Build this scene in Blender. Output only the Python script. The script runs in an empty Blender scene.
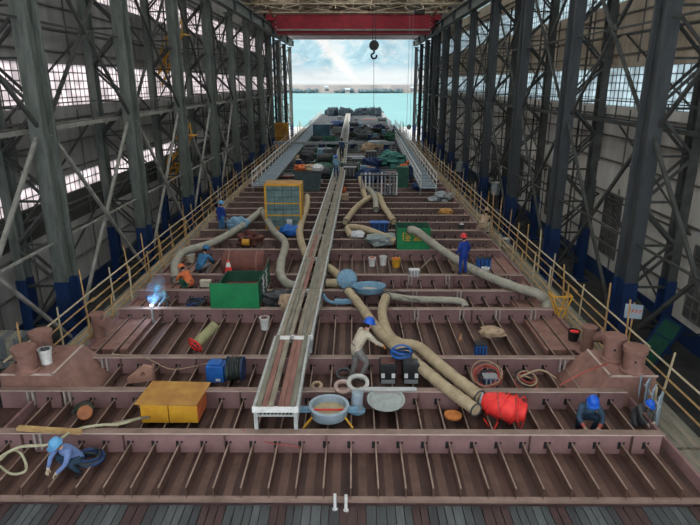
import bpy, bmesh, math, random
from mathutils import Vector, Matrix, noise
random.seed(7)
R = math.radians
SC = bpy.context.scene
COL = SC.collection
HC = 8.0          # camera height above the girder tops (z = 0)
PITCH = R(17.6); YAW = R(0.3); F = 566.0

# ---------------------------------------------------------------- camera
cam = bpy.data.cameras.new('camera'); camo = bpy.data.objects.new('camera', cam); COL.objects.link(camo)
camo.location = (0, 0, HC); camo.rotation_euler = (R(90) - PITCH, 0, YAW)
cam.sensor_width = 36; cam.lens = F / 700 * 36; cam.clip_end = 6000; cam.clip_start = .1
SC.camera = camo
CM = Matrix.Rotation(YAW, 3, 'Z') @ Matrix.Rotation(R(90) - PITCH, 3, 'X')

def at(px, py, z=0.0):
    """ground position seen at a pixel of the photo for a given height"""
    d = CM @ Vector(((px - 350) / F, -(py - 262.5) / F, -1))
    t = (z - HC) / d.z
    return Vector((d.x * t, d.y * t, z))
def aty(px, py, Y):
    d = CM @ Vector(((px - 350) / F, -(py - 262.5) / F, -1))
    t = Y / d.y
    return Vector((d.x * t, Y, HC + d.z * t))

# ---------------------------------------------------------------- materials
MATS = {}
def mat(name, col, col2=None, scale=3.0, rough=.7, metal=0, bump=0, detail=6, lo=.35, hi=.65, stretch=None, emit=0, spec=.3):
    if name in MATS: return MATS[name]
    m = bpy.data.materials.new(name); m.use_nodes = True
    nt = m.node_tree; b = nt.nodes['Principled BSDF']
    b.inputs['Roughness'].default_value = rough; b.inputs['Metallic'].default_value = metal
    b.inputs['Specular IOR Level'].default_value = spec
    b.inputs['Base Color'].default_value = (*col, 1)
    if col2 is None: col2 = tuple(c * .72 for c in col)
    tc = nt.nodes.new('ShaderNodeTexCoord'); mp = nt.nodes.new('ShaderNodeMapping')
    nt.links.new(tc.outputs['Object'], mp.inputs[0])
    if stretch: mp.inputs['Scale'].default_value = stretch
    n = nt.nodes.new('ShaderNodeTexNoise'); n.inputs['Scale'].default_value = scale; n.inputs['Detail'].default_value = detail
    n.inputs['Roughness'].default_value = .65
    nt.links.new(mp.outputs[0], n.inputs['Vector'])
    r = nt.nodes.new('ShaderNodeValToRGB')
    r.color_ramp.elements[0].position = lo; r.color_ramp.elements[1].position = hi
    r.color_ramp.elements[0].color = (*col2, 1); r.color_ramp.elements[1].color = (*col, 1)
    nt.links.new(n.outputs['Fac'], r.inputs[0]); nt.links.new(r.outputs[0], b.inputs['Base Color'])
    if bump:
        bp = nt.nodes.new('ShaderNodeBump'); bp.inputs['Strength'].default_value = bump; bp.inputs['Distance'].default_value = .03
        nt.links.new(n.outputs['Fac'], bp.inputs['Height']); nt.links.new(bp.outputs[0], b.inputs['Normal'])
    if emit:
        b.inputs['Emission Color'].default_value = (*col, 1); b.inputs['Emission Strength'].default_value = emit
    MATS[name] = m
    return m
def translucent(name, col, amt=.9):
    m = bpy.data.materials.new(name); m.use_nodes = True; nt = m.node_tree; nt.nodes.clear()
    o = nt.nodes.new('ShaderNodeOutputMaterial'); t = nt.nodes.new('ShaderNodeBsdfTranslucent'); d = nt.nodes.new('ShaderNodeBsdfDiffuse')
    mx = nt.nodes.new('ShaderNodeMixShader'); mx.inputs[0].default_value = amt
    n = nt.nodes.new('ShaderNodeTexNoise'); n.inputs['Scale'].default_value = .9; n.inputs['Detail'].default_value = 3
    tc = nt.nodes.new('ShaderNodeTexCoord'); nt.links.new(tc.outputs['Object'], n.inputs['Vector'])
    r = nt.nodes.new('ShaderNodeValToRGB'); r.color_ramp.elements[0].position = .3; r.color_ramp.elements[1].position = .6
    r.color_ramp.elements[0].color = (*[c * .6 for c in col], 1); r.color_ramp.elements[1].color = (*col, 1)
    nt.links.new(n.outputs['Fac'], r.inputs[0]); nt.links.new(r.outputs[0], t.inputs[0]); nt.links.new(r.outputs[0], d.inputs[0])
    nt.links.new(d.outputs[0], mx.inputs[1]); nt.links.new(t.outputs[0], mx.inputs[2]); nt.links.new(mx.outputs[0], o.inputs[0])
    MATS[name] = m; return m

M = dict(
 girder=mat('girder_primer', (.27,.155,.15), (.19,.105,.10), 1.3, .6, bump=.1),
 flange=mat('flange_primer', (.27,.185,.15), (.17,.115,.09), 1.5, .6),
 plate=mat('deck_plate', (.085,.043,.034), (.042,.024,.020), 1.1, .7, bump=.15, stretch=(2.2,.5,1)),
 stripe=mat('paler_plate', (.135,.075,.058), (.08,.044,.034), 2, .7),
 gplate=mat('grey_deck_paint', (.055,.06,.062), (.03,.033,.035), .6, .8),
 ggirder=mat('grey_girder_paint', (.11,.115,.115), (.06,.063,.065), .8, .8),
 ribtop=mat('rib_top', (.33,.24,.19), (.20,.13,.10), 2.5, .6),
 pale_lip=mat('pale_edge', (.50,.40,.35), (.36,.27,.23), 4, .6),
 rib=mat('rib_steel', (.20,.125,.10), (.11,.062,.05), 2.5, .6),
 seam=mat('chalk', (.42,.38,.35), (.3,.25,.22), 9),
 bollard=mat('bollard_primer', (.27,.145,.115), (.17,.088,.068), 2.2, .6, bump=.1),
 fgirder=mat('darker_girder', (.19,.125,.112), (.115,.075,.068), 1.3, .7),
 rust=mat('rust', (.17,.058,.043), (.09,.042,.034), 2.4, .8, bump=.2),
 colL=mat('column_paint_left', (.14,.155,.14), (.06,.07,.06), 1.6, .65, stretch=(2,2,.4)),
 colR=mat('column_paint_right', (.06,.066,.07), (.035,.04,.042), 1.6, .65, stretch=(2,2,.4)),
 brace=mat('brace_paint', (.07,.073,.066), (.034,.035,.032), 2, .7),
 bracel=mat('pale_brace_paint', (.30,.29,.26), (.18,.17,.15), 2, .7),
 blue=mat('blue_base_paint', (.009,.034,.115), (.008,.018,.055), 1.3, .5),
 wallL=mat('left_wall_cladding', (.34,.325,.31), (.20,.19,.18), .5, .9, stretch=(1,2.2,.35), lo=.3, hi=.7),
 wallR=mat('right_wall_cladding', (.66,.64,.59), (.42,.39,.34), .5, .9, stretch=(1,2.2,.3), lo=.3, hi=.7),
 wallT=mat('tan_cladding', (.56,.49,.39), (.34,.27,.19), .6, .9, stretch=(1,3,.25), lo=.3, hi=.7),
 wallD=mat('dark_wall_band', (.07,.075,.065), (.04,.04,.035), .7, .9),
 girt=mat('girt', (.16,.15,.14), (.09,.085,.08), 2),
 mull=mat('window_frame_paint', (.10,.10,.10), (.05,.05,.05), 3),
 conc=mat('concrete_floor', (.05,.048,.045), (.02,.02,.02), .6, .9, bump=.1),
 slip=mat('pale_concrete', (.5,.5,.48), (.38,.38,.36), .3, .9),
 wood=mat('old_plank', (.27,.235,.18), (.165,.14,.105), 2.5, .85, stretch=(3,.6,3)),
 woodred=mat('reddish_plank', (.26,.13,.105), (.17,.08,.065), 2.5, .85, stretch=(3,.6,3)),
 woodgrey=mat('grey_green_plank', (.215,.20,.155), (.13,.12,.095), 2.5, .85, stretch=(3,.6,3)),
 bamboo=mat('bamboo', (.44,.285,.12), (.30,.17,.065), 5, .55),
 bamboop=mat('pale_bamboo', (.50,.42,.28), (.34,.27,.16), 5, .55),
 alum=mat('scuffed_galvanised', (.46,.47,.45), (.30,.31,.30), 5, .5, .2),
 red=mat('crane_red', (.30,.014,.028), (.19,.01,.018), 1.2, .5),
 roof=mat('roof_underside', (.42,.33,.23), (.22,.17,.11), 1, .9),
 truss=mat('truss_paint', (.55,.46,.34), (.32,.26,.18), 2, .8),
 black=mat('black_steel', (.022,.022,.024), (.012,.012,.012), 4, .5),
 darkgrey=mat('dark_grey', (.06,.062,.065), (.035,.035,.037), 4, .6),
 grey=mat('grey_paint', (.27,.29,.30), (.18,.195,.2), 3, .6),
 white=mat('white_plastic', (.70,.70,.68), (.5,.5,.48), 4, .5),
 hose=mat('canvas_duct', (.42,.335,.215), (.29,.225,.14), 3.5, .9, bump=.3),
 hoseg=mat('grey_canvas_duct', (.34,.32,.26), (.24,.225,.18), 3.5, .9, bump=.3),
 yellow=mat('yellow_paint', (.62,.34,.03), (.48,.22,.02), 2, .5),
 yelldark=mat('faded_ochre', (.42,.23,.05), (.30,.13,.03), 2.2, .6),
 orange=mat('orange_cloth', (.60,.16,.05), (.42,.09,.03), 4, .8),
 green=mat('green_sheet', (.012,.22,.075), (.01,.15,.055), 1.6, .55),
 greend=mat('dark_green', (.02,.10,.06), (.015,.06,.04), 2, .6),
 teal=mat('teal_grey_mesh', (.15,.24,.24), (.09,.15,.15), 2.5, .6),
 bluep=mat('bright_blue', (.02,.13,.44), (.015,.08,.28), 3, .5),
 bluel=mat('pale_blue_paint', (.17,.31,.42), (.11,.20,.28), 5, .6),
 bluegrey=mat('blue_grey_paint', (.30,.37,.42), (.22,.27,.31), 3, .6),
 bluedark=mat('navy', (.02,.045,.12), (.012,.025,.07), 4, .7),
 redb=mat('fluorescent_red', (.80,.045,.035), (.62,.03,.03), 5, .6),
 redcable=mat('red_cable', (.42,.09,.07), (.28,.05,.04), 5, .5),
 cable=mat('black_cable', (.03,.035,.035), (.015,.02,.02), 5, .5),
 cablegreen=mat('green_cable', (.10,.17,.10), (.06,.1,.06), 5, .5),
 cloth=mat('cream_cloth', (.50,.44,.34), (.36,.31,.24), 7, .95),
 tan=mat('tan_sacking', (.40,.29,.19), (.28,.20,.13), 7, .95),
 cwhite=mat('off_white_cloth', (.6,.6,.6), (.45,.45,.46), 6, .95),
 water=mat('river_water', (.135,.245,.24), (.115,.22,.22), .01, .6, spec=.02),
)
def mountain_mat():
    m = bpy.data.materials.new('hillside'); m.use_nodes = True; nt = m.node_tree; b = nt.nodes['Principled BSDF']
    b.inputs['Roughness'].default_value = 1; b.inputs['Specular IOR Level'].default_value = 0
    g = nt.nodes.new('ShaderNodeNewGeometry')
    n = nt.nodes.new('ShaderNodeTexNoise'); n.inputs['Scale'].default_value = .018; n.inputs['Detail'].default_value = 9; n.inputs['Roughness'].default_value = .7
    nt.links.new(g.outputs['Position'], n.inputs['Vector'])
    r = nt.nodes.new('ShaderNodeValToRGB'); e = r.color_ramp.elements
    e[0].position = .40; e[0].color = (.125,.19,.215,1); e[1].position = .60; e[1].color = (.25,.265,.265,1)  # pale bluish tones: distance haze is put into the slope colour
    x = e.new(.5); x.color = (.165,.23,.25,1)
    nt.links.new(n.outputs['Fac'], r.inputs[0])
    # a pale scree gully running down the slope
    sp = nt.nodes.new('ShaderNodeSeparateXYZ'); nt.links.new(g.outputs['Position'], sp.inputs[0])
    def mth(op,a_,b_,c_=None):
        q = nt.nodes.new('ShaderNodeMath'); q.operation = op
        for i,v in enumerate((a_,b_,c_)):
            if v is None: continue
            if isinstance(v,(int,float)): q.inputs[i].default_value = v
            else: nt.links.new(v, q.inputs[i])
        return q.outputs[0]
    d = mth('MULTIPLY_ADD', sp.outputs['Z'], .85, sp.outputs['X'])
    d = mth('MULTIPLY_ADD', n.outputs['Fac'], 60, d); d = mth('ABSOLUTE', mth('SUBTRACT', d, 42), None)
    mr = nt.nodes.new('ShaderNodeMapRange'); mr.inputs[1].default_value = 20; mr.inputs[2].default_value = 6; nt.links.new(d, mr.inputs[0])
    z2 = mth('MULTIPLY_ADD', n.outputs['Fac'], 60, sp.outputs['Z'])
    m2 = nt.nodes.new('ShaderNodeMapRange'); m2.inputs[1].default_value = 66; m2.inputs[2].default_value = 50; nt.links.new(z2, m2.inputs[0])
    k = mth('MAXIMUM', mr.outputs[0], mth('MULTIPLY', m2.outputs[0], .8))
    mx = nt.nodes.new('ShaderNodeMix'); mx.data_type = 'RGBA'; nt.links.new(k, mx.inputs[0]); nt.links.new(r.outputs[0], mx.inputs[6]); mx.inputs[7].default_value = (.29,.285,.275,1)
    nt.links.new(mx.outputs[2], b.inputs['Base Color'])
    return m

# ---------------------------------------------------------------- mesh builder
class MB:
    def __init__(s): s.v = []; s.f = []; s.mi = []; s.m = 0
    def add(s, vs, fs):
        o = len(s.v); s.v += [tuple(v) for v in vs]; s.f += [tuple(i + o for i in f) for f in fs]; s.mi += [s.m] * len(fs); return s
    def hexa(s, P):
        return s.add(P, [(0,3,2,1),(4,5,6,7),(0,1,5,4),(1,2,6,5),(2,3,7,6),(3,0,4,7)])
    def box(s, c, d, rz=0, rx=0, ry=0):
        m = Matrix.Rotation(rz,3,'Z') @ Matrix.Rotation(ry,3,'Y') @ Matrix.Rotation(rx,3,'X'); c = Vector(c); x,y,z = [k/2 for k in d]
        return s.hexa([c + m @ Vector(p) for p in ((-x,-y,-z),(x,-y,-z),(x,y,-z),(-x,y,-z),(-x,-y,z),(x,-y,z),(x,y,z),(-x,y,z))])
    def lim(s, x0,x1,y0,y1,z0,z1): return s.box(((x0+x1)/2,(y0+y1)/2,(z0+z1)/2),(x1-x0,y1-y0,z1-z0))
    def bar(s, a, b, w, h=None, up=(0,0,1)):
        a=Vector(a); b=Vector(b); h=h or w; d=(b-a).normalized(); u=Vector(up)
        if abs(d.dot(u))>.98: u=Vector((0,1,0))
        r=d.cross(u).normalized()*w/2; t=r.cross(d).normalized()*h/2
        return s.hexa([a-r-t,a+r-t,b+r-t,b-r-t,a-r+t,a+r+t,b+r+t,b-r+t])
    def tube(s, pts, r, n=8, caps=True, rip=0):
        pts=[Vector(p) for p in pts]; k=len(pts); rs=r if isinstance(r,(list,tuple)) else [r]*k
        T=[(pts[min(i+1,k-1)]-pts[max(i-1,0)]).normalized() for i in range(k)]
        u=Vector((0,0,1)) if abs(T[0].z)<.9 else Vector((1,0,0)); u=(u-T[0]*u.dot(T[0])).normalized(); V=[]
        for i in range(k):
            u=(u-T[i]*u.dot(T[i])).normalized(); w=T[i].cross(u); q=rs[i]*(1+(rip if i%2 else -rip))
            V+=[pts[i]+(u*math.cos(2*math.pi*j/n)+w*math.sin(2*math.pi*j/n))*q for j in range(n)]
        Fs=[(i*n+j,i*n+(j+1)%n,(i+1)*n+(j+1)%n,(i+1)*n+j) for i in range(k-1) for j in range(n)]
        if caps: Fs+=[tuple(range(n-1,-1,-1)),tuple(range((k-1)*n,k*n))]
        return s.add(V,Fs)
    def cyl(s,a,b,r0,r1=None,n=16): return s.tube([a,b],[r0,r0 if r1 is None else r1],n)
    def lathe(s,prof,c=(0,0,0),n=20,axis=None):
        c=Vector(c); k=len(prof); q=Vector((0,0,1)).rotation_difference(Vector(axis)).to_matrix() if axis else Matrix.Identity(3)
        V=[c+q@Vector((p[0]*math.cos(2*math.pi*j/n),p[0]*math.sin(2*math.pi*j/n),p[1])) for p in prof for j in range(n)]
        return s.add(V,[(i*n+j,i*n+(j+1)%n,(i+1)*n+(j+1)%n,(i+1)*n+j) for i in range(k-1) for j in range(n)])
    def ell(s,c,r,n=14,k=9,jit=0,seed=0,sq=1):
        c=Vector(c); V=[];
        for i in range(k+1):
            a=math.pi*i/k
            for j in range(n):
                b=2*math.pi*j/n; p=Vector((math.sin(a)*math.cos(b),math.sin(a)*math.sin(b),-math.cos(a)))
                if sq!=1: p=Vector([math.copysign(abs(x)**sq,x) for x in p])
                f=1+(jit*noise.noise(p*2.3+Vector((seed*7.1,seed*3.3,seed)))*2 if jit else 0)
                V.append(c+Vector((p.x*r[0],p.y*r[1],p.z*r[2]))*f)
        return s.add(V,[(i*n+j,i*n+(j+1)%n,(i+1)*n+(j+1)%n,(i+1)*n+j) for i in range(k) for j in range(n)])
    def torus(s,c,R0,r,n=24,k=8,axis=None,arc=1):
        c=Vector(c); q=Vector((0,0,1)).rotation_difference(Vector(axis)).to_matrix() if axis else Matrix.Identity(3)
        pts=[c+q@Vector((R0*math.cos(2*math.pi*j*arc/n),R0*math.sin(2*math.pi*j*arc/n),0)) for j in range(n+1)]
        return s.tube(pts,r,k,caps=arc<1)
    def build(s,name,mats,parent=None,off=None,smooth=False,bevel=0):
        me=bpy.data.meshes.new(name); o=Vector(off) if off is not None else Vector()
        me.from_pydata([Vector(v)-o for v in s.v],[],s.f)
        if not isinstance(mats,(list,tuple)): mats=[mats]
        for m in mats: me.materials.append(m)
        if len(mats)>1: me.polygons.foreach_set('material_index',s.mi)
        if smooth: me.polygons.foreach_set('use_smooth',[True]*len(s.f))
        bm=bmesh.new(); bm.from_mesh(me); bmesh.ops.remove_doubles(bm,verts=bm.verts,dist=1e-5); bmesh.ops.recalc_face_normals(bm,faces=bm.faces); bm.to_mesh(me); bm.free()
        if smooth:
            try: me.set_sharp_from_angle(angle=R(40))
            except Exception: pass
        ob=bpy.data.objects.new(name,me); COL.objects.link(ob)
        if parent is not None: ob.parent=parent
        if bevel:
            b=ob.modifiers.new('bevel','BEVEL'); b.width=bevel; b.segments=2; b.limit_method='ANGLE'
        return ob
def curve(pts,step=6):
    P=[Vector(p) for p in pts]; out=[]
    for i in range(len(P)-1):
        a,b,c,d=P[max(i-1,0)],P[i],P[i+1],P[min(i+2,len(P)-1)]
        for k in range(step):
            t=k/step; out.append(.5*((2*b)+(c-a)*t+(2*a-5*b+4*c-d)*t*t+(-a+3*b-3*c+d)*t**3))
    out.append(P[-1]); return out
def thing(name,label,cat,loc=(0,0,0),rz=0,group=None):
    o=bpy.data.objects.new(name,None); COL.objects.link(o); o.location=loc; o.rotation_euler=(0,0,rz); o.empty_display_size=.2
    o['label']=label; o['category']=cat
    if group: o['group']=group
    return o
def tag(o,label,cat,group=None,loc=None):
    o['label']=label; o['category']=cat
    if group: o['group']=group
    if loc is not None: o.location=loc
    return o
def struct(o): o['kind']='structure'; return o
def dup(root,loc=None,rz=None,label=None,group=None,scale=None):
    def cp(o,par):
        c=o.copy(); COL.objects.link(c)
        if par is not None: c.parent=par
        for ch in kids.get(o.name,[]): cp(ch,c)
        return c
    kids={}
    def walk(o):
        kids[o.name]=list(o.children)
        for ch in o.children: walk(ch)
    walk(root); r=cp(root,None)
    if loc is not None: r.location=loc
    if rz is not None: r.rotation_euler=(0,0,rz)
    if label: r['label']=label
    if group: r['group']=group
    if scale: r.scale=(scale,)*3
    return r
ORD=['first','second','third','fourth','fifth','sixth','seventh','eighth','ninth','tenth','eleventh','twelfth','thirteenth']

# ================================================================ THE SETTING
ZF=-2.8; YE=112.0; WX=14.25
m=MB(); m.lim(-WX-.3,WX+.3,-6,YE,ZF-.3,ZF); struct(m.build('floor',M['conc']))
COLY=[22+9*k for k in range(-1,11)]
WB=dict(left=[(2.7,3.6,-6,50),(6.9,8.9,-6,YE),(12.3,14.2,-6,YE),(15.9,17.2,-6,YE)],
        right=[(6.8,8.8,-6,YE),(12.1,14.2,-6,YE),(15.9,17.2,-6,YE)])
glassL=translucent('frosted_glass_left',(.72,.66,.66)); glassR=translucent('frosted_glass_right',(.60,.66,.67)); glassT=translucent('added_glazing',(.95,.95,.93))
nw=0; YFULL=YE; YE=102.5
for side,sg in (('left',-1),('right',1)):
    x0=sg*WX; x1=sg*(WX+.25); xa,xb=min(x0,x1),max(x0,x1)
    def slab(z0,z1,y0,y1,mt,name='cladding'):
        mm=MB(); mm.lim(xa,xb,y0,y1,z0,z1)
        return mm.build(name,mt,wall)
    wall=MB(); wall.lim(xa,xb,-6,YE,ZF,-1.9); wall=struct(wall.build('wall_'+side,M['blue']))
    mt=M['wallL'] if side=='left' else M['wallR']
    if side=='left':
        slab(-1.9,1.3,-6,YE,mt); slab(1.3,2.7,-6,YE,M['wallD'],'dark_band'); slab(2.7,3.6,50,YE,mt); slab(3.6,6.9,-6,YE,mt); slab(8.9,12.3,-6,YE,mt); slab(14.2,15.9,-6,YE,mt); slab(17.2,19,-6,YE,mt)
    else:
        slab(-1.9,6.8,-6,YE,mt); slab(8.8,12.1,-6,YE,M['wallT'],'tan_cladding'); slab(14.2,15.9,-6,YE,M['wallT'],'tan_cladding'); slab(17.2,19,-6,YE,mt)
    g=MB(); xi=sg*(WX-.06)
    for z in (-.6,.9,2.2,3.9,5.2,6.3,9.4,10.4,11.4,14.8):
        g.lim(xi-.06,xi+.06,-6,YE,z,z+.07)
    g.build('wall_girt',M['girt'],wall)
    g=MB()
    y=-6
    while y<YE:
        g.lim(xi-.02,xi+.04,y,y+.05,-1.9,2.6); g.lim(xi-.02,xi+.04,y,y+.05,3.7,6.7); g.lim(xi-.02,xi+.04,y,y+.05,9,12); y+=3.0
    g.build('cladding_joint',M['girt'],wall)
    for (z0,z1,y0,y1) in WB[side]:
        nw+=1; fr=MB(); xg=sg*(WX+.12)
        y=y0; i=0
        while y<y1:
            w=.07 if i%4==0 else .032
            fr.lim(xg-.03,xg+.03,y,y+w,z0,z1); y+=.5; i+=1
        nz=max(2,round((z1-z0)/.42))
        for k in range(nz+1):
            z=z0+(z1-z0)*k/nz; fr.lim(xg-.035,xg+.035,y0,y1,z-.018,z+.018)
        w=struct(fr.build('window_%d'%nw,M['mull']))
        pn=MB(); pn.lim(xg-.006,xg+.006,y0,y1,z0,z1); pn.build('pane',glassL if side=='left' else glassR,w)
# low dark mesh windows in the right wall
for (y0,y1,z0,z1) in ((19.6,22.6,-1.5,1.6),(29.5,31.5,-1.2,2.2),(38.2,41.2,-1.2,2.2),(47.5,49.8,-1.2,2.2),(56,58.6,-1.2,2.2)):
    nw+=1; fr=MB(); xg=WX-.04
    for k in range(7): y=y0+(y1-y0)*k/6; fr.lim(xg-.05,xg+.03,y-.03,y+.03,z0,z1)
    for k in range(8): z=z0+(z1-z0)*k/7; fr.lim(xg-.045,xg+.03,y0,y1,z-.03,z+.03)
    w=struct(fr.build('window_%d'%nw,M['girt'])); pn=MB(); pn.lim(xg+.0,xg+.03,y0,y1,z0,z1); pn.build('pane',mat('dirty_glass',(.09,.10,.09),(.05,.055,.05),2,.3),w)
YE=YFULL
# roof: solid strips, and glazed strips added out of view to light the deck
cm=MB()
strips=[(-14.6,-11.2,0),(-11.2,-7.2,1),(-7.2,-4,0),(-4,4,1),(4,7.2,0),(7.2,11.2,1),(11.2,14.6,0)]
for a,b,g in strips:
    if not g: cm.lim(a,b,-6,YE,18.95,19.1)
ceil=struct(cm.build('ceiling',M['roof']))
for a,b,g in strips:
    if g: pm=MB(); pm.lim(a,b,-6,84,19.0,19.02); pm.build('added_glazing',glassT,ceil); pm=MB(); pm.lim(a,b,84,YE,18.95,19.1); pm.build('roof_sheeting',M['roof'],ceil)
pu=MB()
y=-4
while y<YE: pu.lim(-14.4,14.4,y,y+.1,18.7,18.9); y+=2.25
pu.build('purlin',M['truss'],ceil)
pu=MB()
for i in range(13):
    for j in range(12):
        x0=-14+j*2.33; y0=62+i*3.8
        if (i+j)%2: pu.bar((x0,y0,17.3),(x0+2.33,y0+3.8,17.3),.07)
        else: pu.bar((x0+2.33,y0,17.3),(x0,y0+3.8,17.3),.07)
        pu.bar((x0,y0,17.3),(x0,y0+3.8,18.6),.06)
pu.build('roof_bracing',M['truss'],ceil)
# gable over the open far end
gm=MB(); gm.lim(-WX,WX,YE-.2,YE,16.0,19); struct(gm.build('wall_far',mat('lintel',(.42,.40,.40),(.3,.28,.28),.5)))
lm=MB(); lm.lim(-12.2,12.2,YE-.9,YE-.3,15.6,16.4); struct(lm.build('trim_1',mat('pale_lintel',(.55,.50,.50),(.42,.38,.38),.5)))
# jamb walls beside the opening
for sg,nm in ((-1,'wall_far_left'),(1,'wall_far_right')):
    jm=MB(); a,b=sorted((sg*13.9,sg*WX)); jm.lim(a,b,102.5,102.8,ZF,16); struct(jm.build(nm,M['wallL']))

def truss(Y,label,master=[None]):
    if master[0] is None:
        t=thing('roof_truss',label,'roof truss',(0,Y,0)); N=14; xs=[-14+28*k/N for k in range(N+1)]
        b=MB(); b.bar((-14,0,17.25),(14,0,17.25),.16); b.build('bottom_chord',M['truss'],t)
        b=MB(); b.bar((-14,0,18.6),(14,0,18.6),.16); b.build('top_chord',M['truss'],t)
        for k in range(N):
            z=(17.25,18.6) if k%2 else (18.6,17.25)
            b=MB(); b.bar((xs[k],0,z[0]),(xs[k+1],0,z[1]),.09); b.build('web_member',M['truss'],t)
        master[0]=t; return t
    return dup(master[0],(0,Y,0),label=label)
for k in range(7): truss(58+9*k-.5, ['roof truss nearest the camera behind the hoist ropes','roof truss on the near side of the red crane','roof truss just short of the red crane','roof truss right above the red crane girder','roof truss just beyond the red crane','roof truss second from the open far end','roof truss nearest the open far end'][k])

# ---------------------------------------------------------------- columns
CX={-1:-11.8,1:11.2}
def cx(sg,Y): return -11.8 if sg<0 else 11.2+(Y-22)*.006
def make_column(sg,label,Y):
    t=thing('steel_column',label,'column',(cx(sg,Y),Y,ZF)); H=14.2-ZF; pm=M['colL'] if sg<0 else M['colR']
    BX=sg*1.75
    def leg(x,w,d,z0,z1,nm,mt):
        b=MB(); b.box((x,0,(z0+z1)/2),(w*.2,d*.8,z1-z0)); 
        for s in (-1,1): b.box((x,s*d*.42,(z0+z1)/2),(w,d*.12,z1-z0))
        b.build(nm,mt,t)
    leg(0,.52,1.05,3.1,H,'front_leg',pm); leg(BX,.38,.6,3.1,H,'back_leg',M['brace'] if sg>0 else pm)
    for x,w,d in ((0,.56,1.1),(BX,.42,.66)):
        b=MB(); b.box((x,0,.06),(w+.4,d+.4,.12)); b.box((x,0,1.6),(w*.5,d*.8,3.04))
        for s in (-1,1): b.box((x,s*d*.42,1.6),(w,d*.12,3.04))
        b.build('painted_base',M['blue'],t)
    n=9; z0=1.0; st=(H-1.0)/n
    for k in range(n):
        za=z0+k*st; a,b_=(0,BX) if k%2 else (BX,0)
        for yy in (-.25,.25):
            b=MB(); b.bar((a,yy,za),(b_,yy,za+st),.11,.07,(0,1,0)); b.build('lacing_bar',M['brace'],t)
        b=MB(); b.bar((0,0,za),(BX,0,za),.09); b.build('tie_bar',M['brace'],t)
    b=MB(); b.box((0,0,H+.06),(.8,1.0,.12)); b.build('cap_plate',pm,t)
    # upper shaft carrying the roof
    b=MB(); b.box((BX,0,(H+18.9-ZF)/2),(.4,.5,18.9-ZF-H)); b.build('upper_shaft',pm,t)
    return t
for sg,nm in ((-1,'left'),(1,'right')):
    first=None
    for k,Y in enumerate(COLY):
        lb='%s laced steel column from the near end along the %s wall'%(ORD[k],nm)
        if first is None: first=make_column(sg,lb,Y)
        else: dup(first,(cx(sg,Y),Y,ZF),label=lb)
    # runway beam
    t=thing('crane_runway_beam','long steel crane runway beam on top of the %s columns'%nm,'crane beam',(sg*11.3 if sg<0 else 10.8,0,14.3),0 if sg<0 else -.0055)
    b=MB(); b.lim(-.04,.04,-4,YE-1,.15,1.15); b.lim(-.3,.3,-4,YE-1,1.15,1.25); b.lim(-.3,.3,-4,YE-1,.12,.18); b.build('beam',M['colL'],t)
    for Y in COLY:
        b=MB(); b.lim(-.32,.3,Y-.08,Y+.08,.18,1.15); b.build('stiffener',M['colR'],t)
    b=MB(); b.lim(-.05,.05,-4,YE-1,1.25,1.4); b.build('rail',M['grey'],t)
    b=MB(); b.lim(-sg*0+min(sg*.4,sg*1.4),max(sg*.4,sg*1.4),-4,YE-1,1.15,1.2); b.build('walkway_plate',M['brace'],t)
    # catwalk
    t=thing('wall_catwalk','narrow steel catwalk running halfway up the %s columns'%nm,'catwalk',(sg*12.7,0,6.25))
    b=MB(); b.lim(-.35,.35,4,YE-1,-.04,.03); b.build('deck_plate',M['brace'],t)
    for x in (-.38,.38): b=MB(); b.lim(x-.04,x+.04,4,YE-1,-.1,.08); b.build('edge_beam',M['bracel'] if sg<0 else M['brace'],t)
    b=MB(); b.bar((-sg*.38,4,.95),(-sg*.38,YE-1,.95),.05); b.build('handrail',M['brace'],t)
    for i in range(24):
        b=MB(); b.bar((-sg*.38,5+i*4.5,.05),(-sg*.38,5+i*4.5,.95),.045); b.build('rail_post',M['brace'],t)
    # cross bracing between neighbouring columns
    for k in range(len(COLY)-1):
        if k>3 and k%3!=1: continue
        Y0,Y1=COLY[k]+.4,COLY[k+1]-.4
        for (za,zb,lv) in ((6.4,14.0,'upper'),(-2.2,6.1,'lower')):
            t=thing('cross_brace','crossed steel braces at %s level between the %s and %s %s columns'%(lv,ORD[k],ORD[k+1],nm),'brace',(cx(sg,Y0)+sg*.05,Y0,za))
            L=Y1-Y0; h=zb-za; mt=M['bracel'] if (sg<0 and lv=='lower') else M['brace']
            for a,c in (((0,0,0),(0,L,h)),((.12,0,h),(.12,L,0))):
                b=MB(); b.bar(a,c,.13,.12); b.build('diagonal',mt,t)
            b=MB(); b.box((.06,L/2,h/2),(.06,.5,.5)); b.build('gusset_plate',mt,t)
            b=MB(); b.bar((0,0,h/2),(0,L,h/2),.08); b.build('strut',mt,t)
    for k in range(len(COLY)-1):
        # wall-side rods
        Y0,Y1=COLY[k]+.4,COLY[k+1]-.4
        t=thing('wall_bracing','light wall bracing rods behind the bay between the %s and %s %s columns'%(ORD[k],ORD[k+1],nm),'brace',(sg*13.75,Y0,0))
        for (za,zb) in ((-2,2.1),(2.1,6.2),(6.3,10.3),(10.3,14.2)):
            up=(k+int(za))%2
            b=MB(); b.bar((0,0,za if up else zb),(0,(Y1-Y0),zb if up else za),.07); b.build('rod',M['brace'],t)
            b=MB(); b.bar((0,0,zb),(0,Y1-Y0,zb),.08); b.build('horizontal_rod',M['brace'],t)
        b=MB(); b.bar((0,4.1,-2.6),(0,4.1,14.2),.1); b.build('post',M['brace'],t)

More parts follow.
